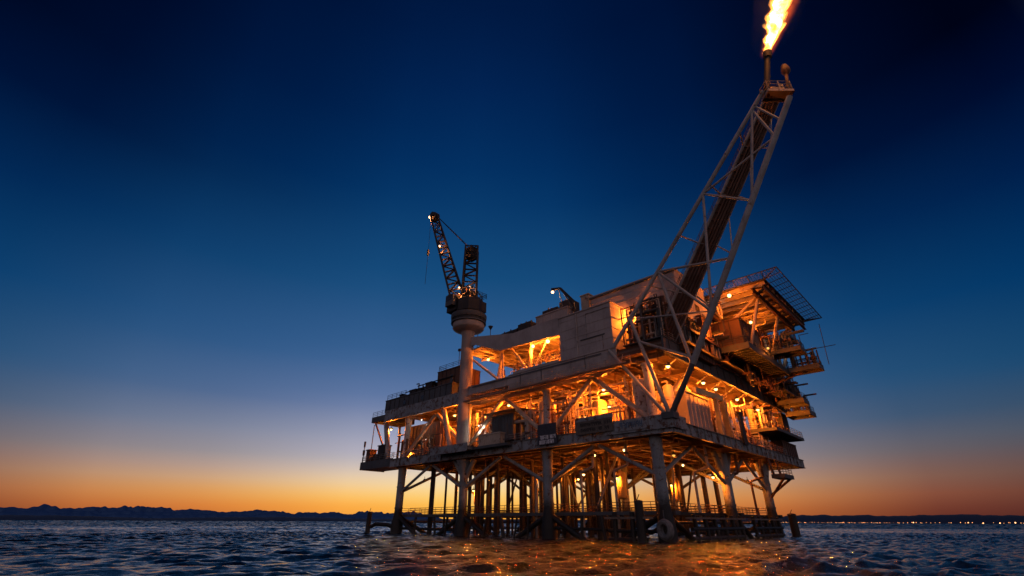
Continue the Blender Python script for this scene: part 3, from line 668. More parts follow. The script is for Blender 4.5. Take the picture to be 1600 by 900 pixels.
pipework('dark pipes behind the leaning white column', 42, 49, 2, 9, 13.5, 21, 22, 12, 6, ('brown', 'dgrey', 'tan'))
pipework('shadowed pipes at the outer end of the crane side deck', 60.5, 65, 2, 9, 13.5, 21, 6, 5, 7, ('brown', 'dgrey'))
pipework('lamplit pipes behind the pinkish container', 1.5, 7, 16.5, 23, 13.5, 21, 28, 12, 8)
pipework('orange pipes past the bright yellow brace', 1.2, 7, 24, 36, 13.5, 21, 34, 14, 9)
pipework('crowded red pipes under the railed mezzanine', .8, 7, 37, 47, 13.5, 17, 30, 10, 10)
pipework('pipes standing on the railed mezzanine', .2, 3, 39, 52, 17.55, 22, 22, 8, 11)
pipework('lamplit pipes on the roofed upper bay', 18, 36, 6, 13, 23.9, 31, 26, 12, 12)
pipework('pipes between the upper building and the boom foot', -.4, 6, 1, 4.8, 24.8, 31, 34, 16, 13, ('brown', 'dgrey', 'tan'))
pipework('rusty pipes around the helideck supports', -5, 1, 29, 40, 27.2, 35, 32, 12, 14, ('brown', 'tan'))
pipework('pipes clustered behind the side deck edges', -4.5, 0, 40, 52, 24, 30, 30, 12, 15, ('brown', 'dgrey'))
pipework('clutter of pipes on the end of the widest side deck', -11.3, -5.8, 37.6, 40.3, 27.1, 29.6, 16, 6, 16, ('brown', 'dgrey'))
pipework('clutter of pipes on the side deck by the stairs', -10.6, -4.4, 29.9, 32.8, 28.5, 31, 16, 6, 17, ('brown', 'dgrey'))
pipework('clutter of pipes on the low far side deck', -5.3, -1, 46.2, 49.8, 23.5, 26, 14, 6, 18, ('brown', 'black'))
pipework('clutter of pipes on the lowest far side deck', -4.8, -1, 51.7, 55.8, 22.2, 25, 14, 6, 19, ('brown', 'black'))
pipework('dark pipe bundle along the upper deck edge on the helideck side', -2.2, -.7, 18, 54, 24.9, 27, 30, 12, 20, ('black', 'brown', 'dgrey'))
pipework('dark pipe bundle slung below the ribbed side deck', -4, -.8, 24, 46, 23.0, 25.6, 20, 14, 22, ('black', 'brown'), False)
pipework('rusty pipes standing on the upper deck edge before the plant level', -2, -.6, 5, 17, 24.76, 30, 40, 14, 26, ('brown', 'black', 'dgrey', 'tan'))
pipework('pipes and frames on the rail side of the roof by the boom', .0, 2.4, 2.6, 4.8, 29.4, 32, 9, 5, 23, ('brown', 'black'))
pipework('dark pipes standing on the flat roof of the long module', 45, 64, 2, 6, 27.02, 29, 14, 8, 24, ('black', 'dgrey'))
pipework('dark pipes along the front of the workshop', 50, 61, 1.2, 3, 13.5, 17.5, 20, 8, 25, ('black', 'dgrey', 'brown'))
# hanging pipes and risers under the lower deck
rn = random.Random(21)
for i, (lab, a, b, mt) in enumerate((('thin bent drain pipe under the deck near the corner leg', 9, 4, 'tan'), ('thin drain pipe below the tan sign board', 14, 3, 'tan'), ('pair bent riser pipe beside the second front leg', 22.6, 3, 'tan'), ('pipe dropping beside the crane side leg', 37.5, 4, 'brown'), ('drain pipe below the helideck side girder', 2, 14, 'tan'), ('rusty riser beside the middle helideck side leg', 2.2, 26, 'brown'), ('rusty riser under the far helideck side', 1.6, 36, 'brown'))):
    t = empty('riser_pipe', lab, 'pipe', (a, b, 3.5)); obj('pipe', MB().path([(a, b, 12), (a, b, 9.2), (a+2.2, b, 8.6), (a+2.2, b, -1)], .2), mt, t, smooth=True); obj('clamp', MB().tube((a, b, 10.6), (a, b, 10.9), .32, n=8), 'dgrey', t)
for i in range(26):
    pass
mb = MB()
t = empty('underdeck_piping', 'tangle of lamplit pipes slung below the lower deck joists', 'pipework', (20, 20, 12))
for i in range(34):
    b = 2.5+i*1.35+rn.uniform(-.4, .4); z = rn.uniform(11.3, 12.1); a0 = rn.uniform(1, 20); a1 = a0+rn.uniform(10, 36)
    obj('pipe', MB().path([(a0, b, 12.6), (a0, b, z), (a1, b, z), (a1, b, 12.6)], rn.choice((.07, .1, .15, .2))), rn.choice(('tan', 'brown', 'under')), t, smooth=True)
t = empty('underdeck_piping', 'second layer of cross pipes slung below the lower deck', 'pipework', (20, 20, 11.6))
for i in range(22):
    a = 3+i*2.4+rn.uniform(-.6, .6); z = rn.uniform(10.9, 11.5); b0 = rn.uniform(1.5, 12); b1 = b0+rn.uniform(8, 30)
    obj('pipe', MB().path([(a, b0, 12.6), (a, b0, z), (a, b1, z), (a, b1, 12.6)], rn.choice((.07, .1, .14))), rn.choice(('tan', 'brown', 'under')), t, smooth=True)
t = empty('upper_piping', 'layer of pipes slung below the upper deck joists', 'pipework', (30, 10, 21))
for i in range(30):
    b = 1+i*.9 if i < 14 else 14+(i-14)*2.2; z = rn.uniform(20.9, 21.5); a0 = rn.uniform(.5, 26); a1 = a0+rn.uniform(8, 34)
    obj('pipe', MB().path([(a0, b, 22.8), (a0, b, z), (a1, b, z), (a1, b, 22.8)], rn.choice((.06, .09, .13, .18))), rn.choice(('tan', 'brown', 'white')), t, smooth=True)
# portal frame on the helideck side
t = empty('portal_frame', 'bright orange lit portal frame beside the pinkish container', 'frame', (.3, 18, 13.5))
obj('post', MB().bar((.2, 20.6, 12.2), (.2, 19.6, 19.6), .8, .5), 'yellow', t); obj('post', MB().bar((.2, 16.9, 13.5), (.2, 16.9, 19.2), .6, .5), 'yellow', t); obj('crossbar', MB().bar((.2, 9.5, 19.1), (.2, 19.7, 19.6), .5, .8), 'yellow', t)
single('mooring_post', MB().box(-.95, -.65, 22.6, 24, 12.9, 17.6).box(-1.05, -.63, 22.4, 24.2, 17.62, 17.9), 'black', 'black upright post box clamped to the helideck side girder', 'post')

# ------------------------------------------------------------------ railings (each deck edge its own)
def railing(lab, pts, mat='dgrey', h=1.15, r=.05):
    t = empty('railing', lab, 'railing', pts[0], 'railings along the deck edges')
    a, b = MB(), MB()
    for p, q in zip(pts, pts[1:]):
        p, q = Vector(p), Vector(q); n = max(1, int((q-p).length/1.7))
        for i in range(n+1): c = p+(q-p)*i/n; obj('post', MB().tube(c, c+Vector((0, 0, h)), r, n=4), mat, t)
        for k in (.4, .7, 1.): b.tube(p+Vector((0, 0, h*k)), q+Vector((0, 0, h*k)), r*.85, n=4)
    obj('rail', b, mat, t)
railing('rail along the lower deck front between the tan sign and the grey container', [(14, -.3, 13.55), (28, -.3, 13.55)], 'grey')
railing('rail along the lower deck front below the crane column and workshop', [(45.3, -.3, 13.55), (61, -.3, 13.55)], 'grey')
railing('rail round the projecting lower deck corner tip', [(61.4, .4, 13.9), (73.9, .4, 13.9), (73.9, 6.3, 13.9)], 'grey')
railing('rail along the helideck side of the lower deck', [(-.3, 20, 13.55), (-.3, 46.6, 13.55)], 'grey')
railing('rail round the top of the dark tower module', [(44.3, 2.6, 30.52), (51.1, 2.6, 30.52), (51.1, 7.8, 30.52)], 'black')
railing('rail along the flat roof of the long low module', [(61, 1.5, 27.02), (68.3, 1.5, 27.02)], 'black')
railing('rail on the parapet of the roofed upper bay', [(17, .1, 25.12), (27, .1, 25.12)], 'tan')
railing('rail along the service walkway under the front girder', [(4, -.93, 21.74), (38.4, -.93, 21.74)], 'tan', .9, .035)
railing('rail on the upper deck edge at the boom foot', [(-.3, .6, 24.76), (-.3, 16, 24.76)], 'tan')

# ------------------------------------------------------------------ flare boom
fb = empty('flare_boom', 'long tapering steel lattice boom leaning out from the platform corner to carry the flare', 'flare boom', (-1, 1, 24.6))
def fpart(name, p, q, r, mat='boom'): return obj(name, MB().tube(p, q, r, n=10), mat, fb, smooth=True)
UPf = lambda t: Vector((6.9, -.15, 24.6)).lerp(Vector((-20.4, .0, 55.2)), t)
LOf = lambda t: Vector((-4.05, -.1, 19.8)).lerp(Vector((-23., 0., 52.05)), t)
RA = lambda t: Vector((2.0, 3, 25.2)).lerp(Vector((-20.1, 2.9, 56.6)), t)
RB = lambda t: Vector((.2, 5, 24.8)).lerp(Vector((-21.6, 4.4, 56.6)), t)
fpart('main_chord', UPf(0), UPf(1), .30); fpart('main_chord', LOf(0), LOf(1), .40)
fpart('main_chord', RA(0), RA(1), .22); fpart('main_chord', RB(0), RB(1), .22)
corner = Vector((-.25, -.25, 13.9))
fpart('strut', LOf(0), corner, .36, 'dgrey'); fpart('strut', UPf(.115), corner+Vector((0, -.3, .3)), .26); fpart('strut', (7.6, -.3, 24.3), corner+Vector((.4, -.3, .2)), .24); fpart('strut', LOf(.02), (2.5, -.3, 24.3), .2)
obj('foot_plate', MB().box(-1., .6, -1., .5, 13.55, 14.3), 'dgrey', fb)
def ta(a): return (6.9-a)/27.3
def tl(a): return (-4.05-a)/18.95
u = [UPf(t) for t in (.115, .305, .61, .93)]; l = [LOf(t) for t in (0, .19, .385, .60, .845)]
for p, q, r in ((u[1], l[0], .22), (u[1], l[1], .19), (u[0], l[1], .11), (u[1], l[2], .17), (u[2], l[1], .18), (u[2], l[3], .16), (u[2], l[4], .16), (u[3], l[3], .18), (u[3], l[4], .18), (UPf(.945), LOf(.91), .14)):
    fpart('diagonal', p, q, r)
for t in (.2, .4, .6, .8):
    fpart('cross_tie', UPf(t+.05), RA(t), .11); fpart('cross_tie', LOf(t), RB(t), .11); fpart('cross_tie', RA(t), RB(t), .1)
    fpart('diagonal', LOf(t), RB(t+.12), .09)
# walkway ribbon with pipes between the rear chords
wv = []; wf = []
for i in range(41):
    t = i/40; p, q = RA(t), RB(t); n_ = Vector((.0, 0, .16)); wv += [p, q, q+n_, p+n_]
for i in range(40):
    for j in range(4): wf.append((i*4+j, i*4+(j+1) % 4, i*4+4+(j+1) % 4, i*4+4+j))
wf += [(0, 1, 2, 3), (160, 161, 162, 163)]
obj('walkway', MB().add(wv, wf), 'grate', fb)
pm = MB()
for k in (.2, .38, .55, .72, .86):
    pm.tube(RA(0).lerp(RB(0), k)-Vector((.2, 0, .28)), RA(1).lerp(RB(1), k)-Vector((.2, 0, .28)), .12 if k != .55 else .18, n=8)
obj('flare_pipe', pm, 'grate', fb, smooth=True)
rg = MB()
for i in range(31): t = i/30; rg.bar(RA(t), RB(t), .1, .36)
obj('rung', rg, 'brown', fb)
obj('handrail', rail_mb(MB(), [tuple(RA(0)), tuple(RA(1))], 1.1, 2.2, .05).path([tuple(RB(0)+Vector((0, 0, 1.1))), tuple(RB(1)+Vector((0, 0, 1.1)))], .05), 'grate', fb)
def tpp(i, j, z): return (-21.7-.72*i+.69*j, 1.7+.69*i+.72*j, z)
mb = MB()
mb.add([tpp(i, j, z) for z in (54.9, 55.05) for i, j in ((-1.75, -.9), (1.75, -.9), (1.75, .9), (-1.75, .9))], [(0, 1, 2, 3), (4, 5, 6, 7), (0, 1, 5, 4), (1, 2, 6, 5), (2, 3, 7, 6), (3, 0, 4, 7)])
pc = [tpp(-1.75, -.9, 54.8), tpp(1.75, -.9, 54.8), tpp(1.75, .9, 54.8), tpp(-1.75, .9, 54.8)]
for p, q in zip(pc, pc[1:]+pc[:1]): mb.bar(p, q, .16, .4)
tp = obj('tip_platform', mb, 'tan', fb)
pc = [tpp(-1.65, -.8, 55.05), tpp(1.65, -.8, 55.05), tpp(1.65, .8, 55.05), tpp(-1.65, .8, 55.05)]
obj('handrail', rail_mb(MB(), pc+pc[:1], 1.7, 1.1, .09), 'tan', tp)
obj('valve', MB().hvessel(tpp(-.9, 0, 55.9), tpp(.5, 0, 55.9), .42).tube(tpp(1, 0, 55.05), tpp(1, 0, 57), .24).tube(tpp(1, 0, 56.3), tpp(-.8, 0, 56.3), .18), 'tan', tp, smooth=True)
obj('flare_stack', MB().path([(-20.6, .8, 54.9), (-21.2, .9, 57.6), (-22.15, 1, 61.6)], .4, 10).tube((-22.15, 1, 61.5), (-22.35, 1, 62.5), .55, .62, 12), 'black', fb, smooth=True)
obj('pilot_stack', MB().path([(-22.8, 2.9, 55), (-23.4, 3.6, 59.6)], .22, 8).lathe((-23.45, 3.6), [(.25, 59.3), (.6, 59.8), (.6, 60.3), (.4, 61.1)], 12), 'brown', fb, smooth=True)

# ------------------------------------------------------------------ flame
def make_flame():
    m, nt, out = new_mat('gas flame'); L = nt.links.new
    geo = N(nt, 'ShaderNodeNewGeometry')
    n = N(nt, 'ShaderNodeTexNoise', i_Scale=.55, i_Detail=4., i_Roughness=.6); L(geo.outputs['Position'], n.inputs['Vector'])
    r = ramp(nt, [(.36, (1., .30, .02)), (.47, (1., .62, .16)), (.58, (1., .86, .55))]); L(n.outputs['Fac'], r.inputs[0])
    e = N(nt, 'ShaderNodeEmission', i_Strength=3.4); L(r.outputs[0], e.inputs[0]); L(e.outputs[0], out.inputs[0])
    t = empty('flame', 'tall ragged yellow white gas flame burning at the tip of the flare boom', 'flame', (-22.3, 1, 62.4))
    path = [((-22.3, 1, 62.3), .5), ((-22.7, 1, 63.4), .85), ((-23.5, 1, 64.9), 1.2), ((-24.4, .9, 66.3), 1.5), ((-24.9, .9, 67.5), 1.25), ((-25.4, 1, 68.6), 1.5), ((-26., 1., 70), 1.75), ((-27.2, .9, 71.6), 1.8), ((-28.6, .8, 73), 1.6), ((-30, .6, 75), 1.3), ((-31, .5, 77), .7), ((-31.6, .4, 78.4), .12)]
    def loft(scale, amp, mat, name, seed):
        vs, fs = [], []; n_ = 28; pts = []
        for (p, r), (q, r2) in zip(path, path[1:]):
            for k in range(5): pts.append((Vector(p).lerp(Vector(q), k/5), r+(r2-r)*k/5))
        pts.append((Vector(path[-1][0]), path[-1][1]))
        for c, r in pts:
            for i in range(n_):
                th = 2*math.pi*i/n_; d = Vector((math.cos(th), math.sin(th), 0))
                s = noise.fractal(Vector((c.x*.5+d.x*1.1+seed, d.y*1.1, c.z*.7)), .7, 2.1, 5)
                rr = r*scale*(1+amp*s)
                vs.append(c+d*max(.05, rr)+Vector((0, 0, .9*amp*s)))
        k = len(pts)
        for j in range(k-1):
            for i in range(n_): fs.append((j*n_+i, j*n_+(i+1) % n_, (j+1)*n_+(i+1) % n_, (j+1)*n_+i))
        fs += [tuple(range(n_)), tuple(range((k-1)*n_, k*n_))]
        return obj(name, MB().add(vs, fs), mat, t, smooth=True)
    loft(.5, .8, m, 'flame_core', 3)
    def gas(name, col, st, nlo, nhi):
        v, nt, out = new_mat(name); L = nt.links.new
        pv = N(nt, 'ShaderNodeVolumePrincipled'); pv.inputs['Density'].default_value = 0.001
        pv.inputs['Emission Color'].default_value = (*col, 1)
        geo = N(nt, 'ShaderNodeNewGeometry'); n = N(nt, 'ShaderNodeTexNoise', i_Scale=.8, i_Detail=3.); L(geo.outputs['Position'], n.inputs['Vector'])
        mr = N(nt, 'ShaderNodeMapRange'); mr.inputs['From Min'].default_value = .35; mr.inputs['From Max'].default_value = .65; mr.inputs['To Min'].default_value = st*nlo; mr.inputs['To Max'].default_value = st*nhi
        L(n.outputs['Fac'], mr.inputs['Value']); L(mr.outputs[0], pv.inputs['Emission Strength'])
        L(pv.outputs[0], out.inputs['Volume']); return v
    loft(.82, .75, gas('burning gas', (1., .36, .055), 2.3, .3, 1.5), 'flame_body', 3)
    v = gas('flame glow halo', (1., .12, .012), .2, .3, 1.7); nt = v.node_tree; L = nt.links.new  # soft red glow round the flame, put in as a thin emitting volume
    p0, p1 = W((-22.3, 1, 62.4)), W((-28.2, .9, 72.6)); dz = p1.z-p0.z
    geo = N(nt, 'ShaderNodeNewGeometry'); sx = N(nt, 'ShaderNodeSeparateXYZ'); L(geo.outputs['Position'], sx.inputs[0])
    def axis(o, c0, c1):                     # distance of the point from the slanting axis of the flame, along x or y
        a_ = N(nt, 'ShaderNodeMath', operation='MULTIPLY_ADD', i_1=-(c1-c0)/dz, i_2=(c1-c0)/dz*p0.z-c0); L(sx.outputs['Z'], a_.inputs[0])
        b_ = N(nt, 'ShaderNodeMath', operation='ADD'); L(sx.outputs[o], b_.inputs[0]); L(a_.outputs[0], b_.inputs[1])
        c_ = N(nt, 'ShaderNodeMath', operation='POWER', i_1=2.); L(b_.outputs[0], c_.inputs[0]); return c_
    ax, ay = axis('X', p0.x, p1.x), axis('Y', p0.y, p1.y)
    sm = N(nt, 'ShaderNodeMath', operation='ADD'); L(ax.outputs[0], sm.inputs[0]); L(ay.outputs[0], sm.inputs[1])
    sq = N(nt, 'ShaderNodeMath', operation='SQRT'); L(sm.outputs[0], sq.inputs[0])
    rad = N(nt, 'ShaderNodeMapRange'); rad.inputs['From Min'].default_value = p0.z; rad.inputs['From Max'].default_value = p0.z+6; rad.inputs['To Min'].default_value = 1.1; rad.inputs['To Max'].default_value = 2.3; L(sx.outputs['Z'], rad.inputs['Value'])
    dv = N(nt, 'ShaderNodeMath', operation='DIVIDE'); L(sq.outputs[0], dv.inputs[0]); L(rad.outputs[0], dv.inputs[1])
    fo = N(nt, 'ShaderNodeMapRange', interpolation_type='SMOOTHSTEP'); fo.inputs['From Min'].default_value = .35; fo.inputs['From Max'].default_value = 1.; fo.inputs['To Min'].default_value = 1.; fo.inputs['To Max'].default_value = 0.; L(dv.outputs[0], fo.inputs['Value'])
    pv = [n for n in nt.nodes if n.type == 'PRINCIPLED_VOLUME'][0]; src = pv.inputs['Emission Strength'].links[0].from_socket
    ml = N(nt, 'ShaderNodeMath', operation='MULTIPLY'); L(src, ml.inputs[0]); L(fo.outputs[0], ml.inputs[1]); L(ml.outputs[0], pv.inputs['Emission Strength'])
    loft(2.3, .12, v, 'flame_glow', 3)
make_flame()
lt = bpy.data.lights.new('flame_light', 'POINT'); lt.energy = 11000; lt.color = (1., .30, .06); lt.shadow_soft_size = 1.8
lo_ = bpy.data.objects.new('flame_light', lt); COL.objects.link(lo_); lo_.location = W((-25.5, -1.5, 70))

# ------------------------------------------------------------------ helideck
hd = empty('helideck', 'square helicopter deck with safety net jutting out over the far side of the platform', 'helideck', (-1, 28, 27))
HZ = 36.1
obj('deck_plate', MB().box(-10.6, 9, 17.5, 40, HZ, HZ+.3), 'brown', hd)
for i in range(11): b = 17.9+i*2.18; obj('stringer', MB().ibeam((-10.5, b, HZ-.38), (8.8, b, HZ-.38), .7, .34), 'tan', hd)
for a in (-10.3, -8.6, 0, 8): obj('main_girder', MB().ibeam((a, 17.4, HZ-1.25), (a, 40.1, HZ-1.25), 1., .4), 'brown', hd)
nf = MB(); nm = MB()
for (p, q) in (((-13.1, 15.4, HZ+.5), (-13.1, 42, HZ+.5)), ((-13.1, 15.4, HZ+.5), (9, 15.4, HZ+.5)), ((-10.7, 17.5, HZ+.1), (-10.7, 40, HZ+.1)), ((-10.7, 17.4, HZ+.1), (9, 17.4, HZ+.1)), ((-13.1, 42, HZ+.5), (9, 42, HZ+.5))): nf.tube(p, q, .09, n=6)
for i in range(14): b = 15.4+i*26.6/13; bb = min(40, max(17.5, b)); nf.tube((-10.7, bb, HZ+.1), (-13.1, b, HZ+.5), .07, n=5)
for i in range(11): a = -13.1+i*2.2; nf.tube((max(-10.7, a), 17.4, HZ+.1), (a, 15.4, HZ+.5), .07, n=5); nf.tube((max(-10.7, a), 40.1, HZ+.1), (a, 42, HZ+.5), .07, n=5)
obj('net_frame', nf, 'dgrey', hd)
for k in range(1, 6):
    f = k/6; nm.tube((-10.7-2.4*f, 17.4-2*f, HZ+.1+.4*f), (-10.7-2.4*f, 40+2*f, HZ+.1+.4*f), .028, n=4); nm.tube((-10.7-2.4*f, 17.4-2*f, HZ+.1+.4*f), (9, 17.4-2*f, HZ+.1+.4*f), .028, n=4); nm.tube((-10.7-2.4*f, 40+2*f, HZ+.1+.4*f), (9, 40+2*f, HZ+.1+.4*f), .028, n=4)
for i in range(53): b = 15.4+i*26.6/52; nm.tube((-10.7, min(40, max(17.4, b)), HZ+.1), (-13.1, b, HZ+.5), .022, n=3)
for i in range(44): a = -13.1+i*.5; nm.tube((max(-10.7, a), 17.4, HZ+.1), (a, 15.4, HZ+.5), .022, n=3)
obj('safety_net', nm, 'dgrey', hd)
for p, q in (((-8.6, 20, 35), (-5.8, 20, 27)), ((-8.6, 30, 35), (-5.8, 30, 27)), ((-8.6, 38, 35), (-5.8, 36.5, 27)), ((0, 18, 35), (0, 18, 24.8)), ((0, 29, 35), (0, 29, 24.8)), ((0, 40, 35), (0, 40, 24.8)), ((8, 18, 35), (8, 18, 24)), ((8, 40, 35), (8, 40, 24)), ((-8.6, 20, 35), (0, 20, 29)), ((-8.6, 38, 35), (0, 38, 29))):
    obj('support_leg', MB().tube(p, q, .26, n=8), 'tan', hd, smooth=True)
st = empty('stair_flight', 'rusty open stair with thin rails climbing to the helideck edge', 'stairs', (-6, 33, 27.2))
obj('stringer', MB().bar((-7.5, 31, 27.4), (-7.5, 39.5, 34.6), .1, .4).bar((-6.3, 31, 27.4), (-6.3, 39.5, 34.6), .1, .4), 'brown', st)
mb = MB()
for i in range(24): f = i/23; mb.box(-7.44, -6.36, 31+8.5*f-.14, 31+8.5*f+.14, 27.55+7.2*f, 27.6+7.2*f)
obj('tread', mb, 'grate', st); obj('handrail', MB().path([(-7.5, 31, 28.5), (-7.5, 39.5, 35.7)], .06).path([(-6.3, 31, 28.5), (-6.3, 39.5, 35.7)], .06), 'tan', st)
t = empty('hose_loop', 'lit hose loop hanging below the lamp at the inner helideck corner', 'hose', (-3, 16.5, 31.5))
obj('hose', MB().path([(-3, 16, 34.6), (-3.2, 16, 33), (-3.2, 16.3, 31.9), (-3.2, 16.8, 31.5), (-3.2, 17.4, 31.9), (-3.2, 17.8, 33), (-3, 17.8, 34.6)], .17), 'tan', t, smooth=True); obj('reel', MB().tube((-3, 15.6, 34.7), (-3, 18.2, 34.7), .35, n=10), 'brown', t, smooth=True)

# ------------------------------------------------------------------ crane
cr = empty('pedestal_crane', 'dark lattice pedestal crane on a thick pale column, boom raised with lamps on it', 'crane', (39.5, .2, 13.5))
obj('pedestal', MB().lathe((39.5, .2), [(1.25, 13.55), (1.35, 14), (1.2, 14.1), (1.2, 35.0), (1.5, 35.6), (2.9, 36.2), (3.15, 36.5), (3.15, 37.4)], 24).lathe((39.5, .2), [(1.26, 24), (1.26, 24.3)], 24).lathe((39.5, .2), [(1.26, 19), (1.26, 19.2)], 24), 'cream', cr, smooth=True)
rg = obj('ring_platform', MB().lathe((39.5, .2), [(3.5, 37.41), (3.5, 37.65)], 28).lathe((39.5, .2), [(3.1, 37.7), (3.6, 38.6), (3.6, 39.2)], 24), 'dgrey', cr, smooth=True)
mb = MB()
for i in range(22):
    th = 2*math.pi*i/22; mb.tube((39.5+3.45*math.cos(th), .2+3.45*math.sin(th), 37.6), (39.5+3.45*math.cos(th), .2+3.45*math.sin(th), 39.3 if i % 5 else 41.2), .06, n=4)
for z in (38.2, 38.8, 39.3): mb.path([(39.5+3.45*math.cos(2*math.pi*i/22), .2+3.45*math.sin(2*math.pi*i/22), z) for i in range(23)], .05, 4)
obj('handrail', mb, 'black', rg)
obj('slew_bearing', MB().lathe((39.5, .2), [(1.7, 38.1), (1.7, 40.4)], 20), 'black', cr, smooth=True)
ho = obj('machine_house', MB().lathe((39.5, .2), [(2.1, 39.3), (2.9, 39.8), (3.0, 42.2), (2.4, 43.0)], 8).box(40.2, 43.3, -2.6, .2, 40.2, 42.9).box(37.0, 39.2, -.8, 2.6, 40, 42.2), 'black', cr)
mb = MB(); rk = random.Random(8)
for i in range(46):
    p = Vector((39.5+rk.uniform(-2.3, 2.8), .2+rk.uniform(-2.5, 2.), 42.2)); mb.path([p, p+Vector((0, 0, rk.uniform(.6, 2.6))), p+Vector((rk.uniform(-1, 1), rk.uniform(-1, 1), rk.uniform(1, 2.6)))], rk.choice((.05, .08, .12)), 5)
obj('deck_machinery', mb.box(37.6, 39, -1.6, .6, 42.6, 44.).box(40.2, 41.2, -.6, .9, 42.6, 43.6), 'black', cr)
obj('house_rail', rail_mb(MB(), [(42.9, -2.9, 42.9), (37, -2.4, 42.9), (36.8, 2.4, 42.9), (41.8, 2.8, 42.9)], 1.1, 1.2, .06), 'black', cr)
obj('operator_cab', MB().box(40.4, 42.6, -3.6, -1.6, 41.0, 43.4), 'dgrey', cr)
obj('cab_window', MB().box(40.6, 42.4, -3.63, -3.602, 42.1, 43.2), 'glassdark', cr)
obj('winch', MB().tube((38.4, -1.4, 44.3), (39.9, -.6, 44.3), .5, n=12).box(38.2, 40.6, -1.9, .4, 43.4, 43.75), 'brown', cr)
obj('gantry', MB().lattice((39.3, -.2, 43.2), (39.5, .1, 55.2), 2.9, 2.6, .22, 8, (.72, .69, 0), .14), 'black', cr)
obj('gantry_head', MB().box(38.5, 40.5, -.9, 1.1, 52.6, 55.2).tube((38.6, -.9, 55.2), (40.5, 1, 55.2), .22), 'black', cr)
tip = Vector((46.1, -5.9, 63.7)); bfoot = Vector((41.2, -1.6, 43.0))
obj('boom', MB().lattice(bfoot, tip, 2.7, 1.5, .2, 14, (.72, .69, 0), .12), 'black', cr)
obj('boom_head', MB().box(tip.x-.9, tip.x+.6, tip.y-.6, tip.y+.7, tip.z-1., tip.z+.7).tube((tip.x-.2, tip.y-.9, tip.z+.2), (tip.x-.2, tip.y+.9, tip.z+.2), .7, n=12), 'black', cr)
for k in (-.5, .0, .5): obj('cable', MB().tube((39.8, k, 55.2), (tip.x-.6, tip.y+k*.4+.4, tip.z+.1), .05, n=4), 'black', cr)
obj('cable', MB().tube(tip+Vector((.5, -.5, -.4)), (46.5, -6.3, 55.0), .035, n=4), 'black', cr)
obj('hook_block', MB().box(46.3, 46.7, -6.5, -6.1, 53.6, 55.0).tube((46.5, -6.3, 53.6), (46.5, -6.3, 46.6), .05, n=4), 'black', cr)
# small crane on the roof
sc = empty('roof_crane', 'small dark knuckle crane on the roof edge with a lamp at its tip', 'crane', (16, 4.2, 35))
obj('base', MB().tube((16., 4.2, 32.1), (16., 4.2, 36.2), .35), 'black', sc, smooth=True); obj('arm', MB().bar((16, 4.2, 36), (19.2, 4.2, 40.0), .3, .45).bar((19.2, 4.2, 40.0), (21.2, 4.2, 40.5), .3, .4), 'black', sc); obj('strut', MB().tube((16.6, 4.2, 35.2), (18.4, 4.2, 38.7), .12).tube((19.6, 4.2, 40), (18.8, 4.2, 36.3), .08), 'dgrey', sc)

# ------------------------------------------------------------------ masts and aerials
def mast(lab, pts, r=.07, top=None):
    t = empty('mast', lab, 'mast', pts[0]); obj('pole', MB().path(pts, r), 'dgrey', t)
    if top: obj('head', top, 'black', t)
mast('whip mast with crossbar leaning beside the helideck net', [(-12.4, 39, 27), (-12.8, 39, 34.5)], .06, MB().tube((-11.4, 38.6, 30.1), (-14.2, 39.4, 30.3), .06))
mast('short mast with funnel head on the roof nearest the crane column', [(36, 3, 32), (36, 3, 36.6)], .07, MB().lathe((36, 3), [(.12, 36.2), (.5, 36.9)], 10))
mast('short mast with funnel head beside the crane ring', [(40.4, 3.6, 32), (40.4, 3.6, 39)], .07, MB().lathe((40.4, 3.6), [(.12, 38.6), (.45, 39.3)], 10))
mast('thin mast with flat head above the dark tower module', [(45.2, 3, 30.5), (45.2, 3, 33.9)], .06, MB().box(44.9, 45.5, 2.8, 3.2, 33.9, 34.4))
mast('navigation light mast at the tip of the projecting lower deck', [(73.8, .5, 13.9), (73.8, .5, 18.3)], .09, MB().lathe((73.8, .5), [(.25, 15.4), (.28, 16.5)], 8).lathe((73.8, .5), [(.2, 17.2), (.24, 18.4)], 8))
mast('bent davit pole above the rusty locker on the projecting deck', [(72, 1.2, 16.5), (72, 1.2, 21.8), (70.6, 1.6, 22.8)], .09)

# ------------------------------------------------------------------ signs
def strokes(mb, a0, a1, z0, z1, b, n, seed, th=.025):
    """a line of small block letters too worn to read"""
    rn_ = random.Random(seed); w = (a1-a0)/n
    for i in range(n):
        if rn_.random() < .14: continue
        x0 = a0+i*w+.08*w; x1 = a0+(i+1)*w-.16*w; t = .24*(x1-x0)+.02; h = z1-z0
        k = rn_.randrange(4)
        mb.box(x0, x0+t, b-th, b-.002, z0, z1)
        if k != 0: mb.box(x1-t, x1, b-th, b-.002, z0 if k != 2 else z0+h*.45, z1)
        if k != 1: mb.box(x0+t, x1 if k == 0 else x1-t, b-th, b-.002, z1-t, z1)
        if k != 3: mb.box(x0+t, x1 if k == 0 else x1-t, b-th, b-.002, z0+h*.4, z0+h*.4+t*.8)
    return mb
t = empty('sign', 'dark navy sign with two rows of white lettering on the lower deck front', 'sign', (19.1, -.9, 12.4))
obj('board', MB().box(17.3, 20.9, -.95, -.87, 13.75, 15.3).box(17.2, 21, -.96, -.86, 12.35, 13.72), 'signdark', t)
obj('lettering', strokes(strokes(MB(), 17.45, 20.75, 13.1, 13.65, -.96, 12, 5), 17.8, 20.6, 12.42, 12.97, -.96, 10, 9), 'signwhite', t)
obj('bracket', MB().box(17.8, 17.95, -.86, -.6, 12.6, 15).box(20.2, 20.35, -.86, -.6, 12.6, 15), 'dgrey', t)
t = empty('sign', 'long faded tan sign board with two rows of dark lettering and a pale strip above', 'sign', (10.7, -.9, 12.9))
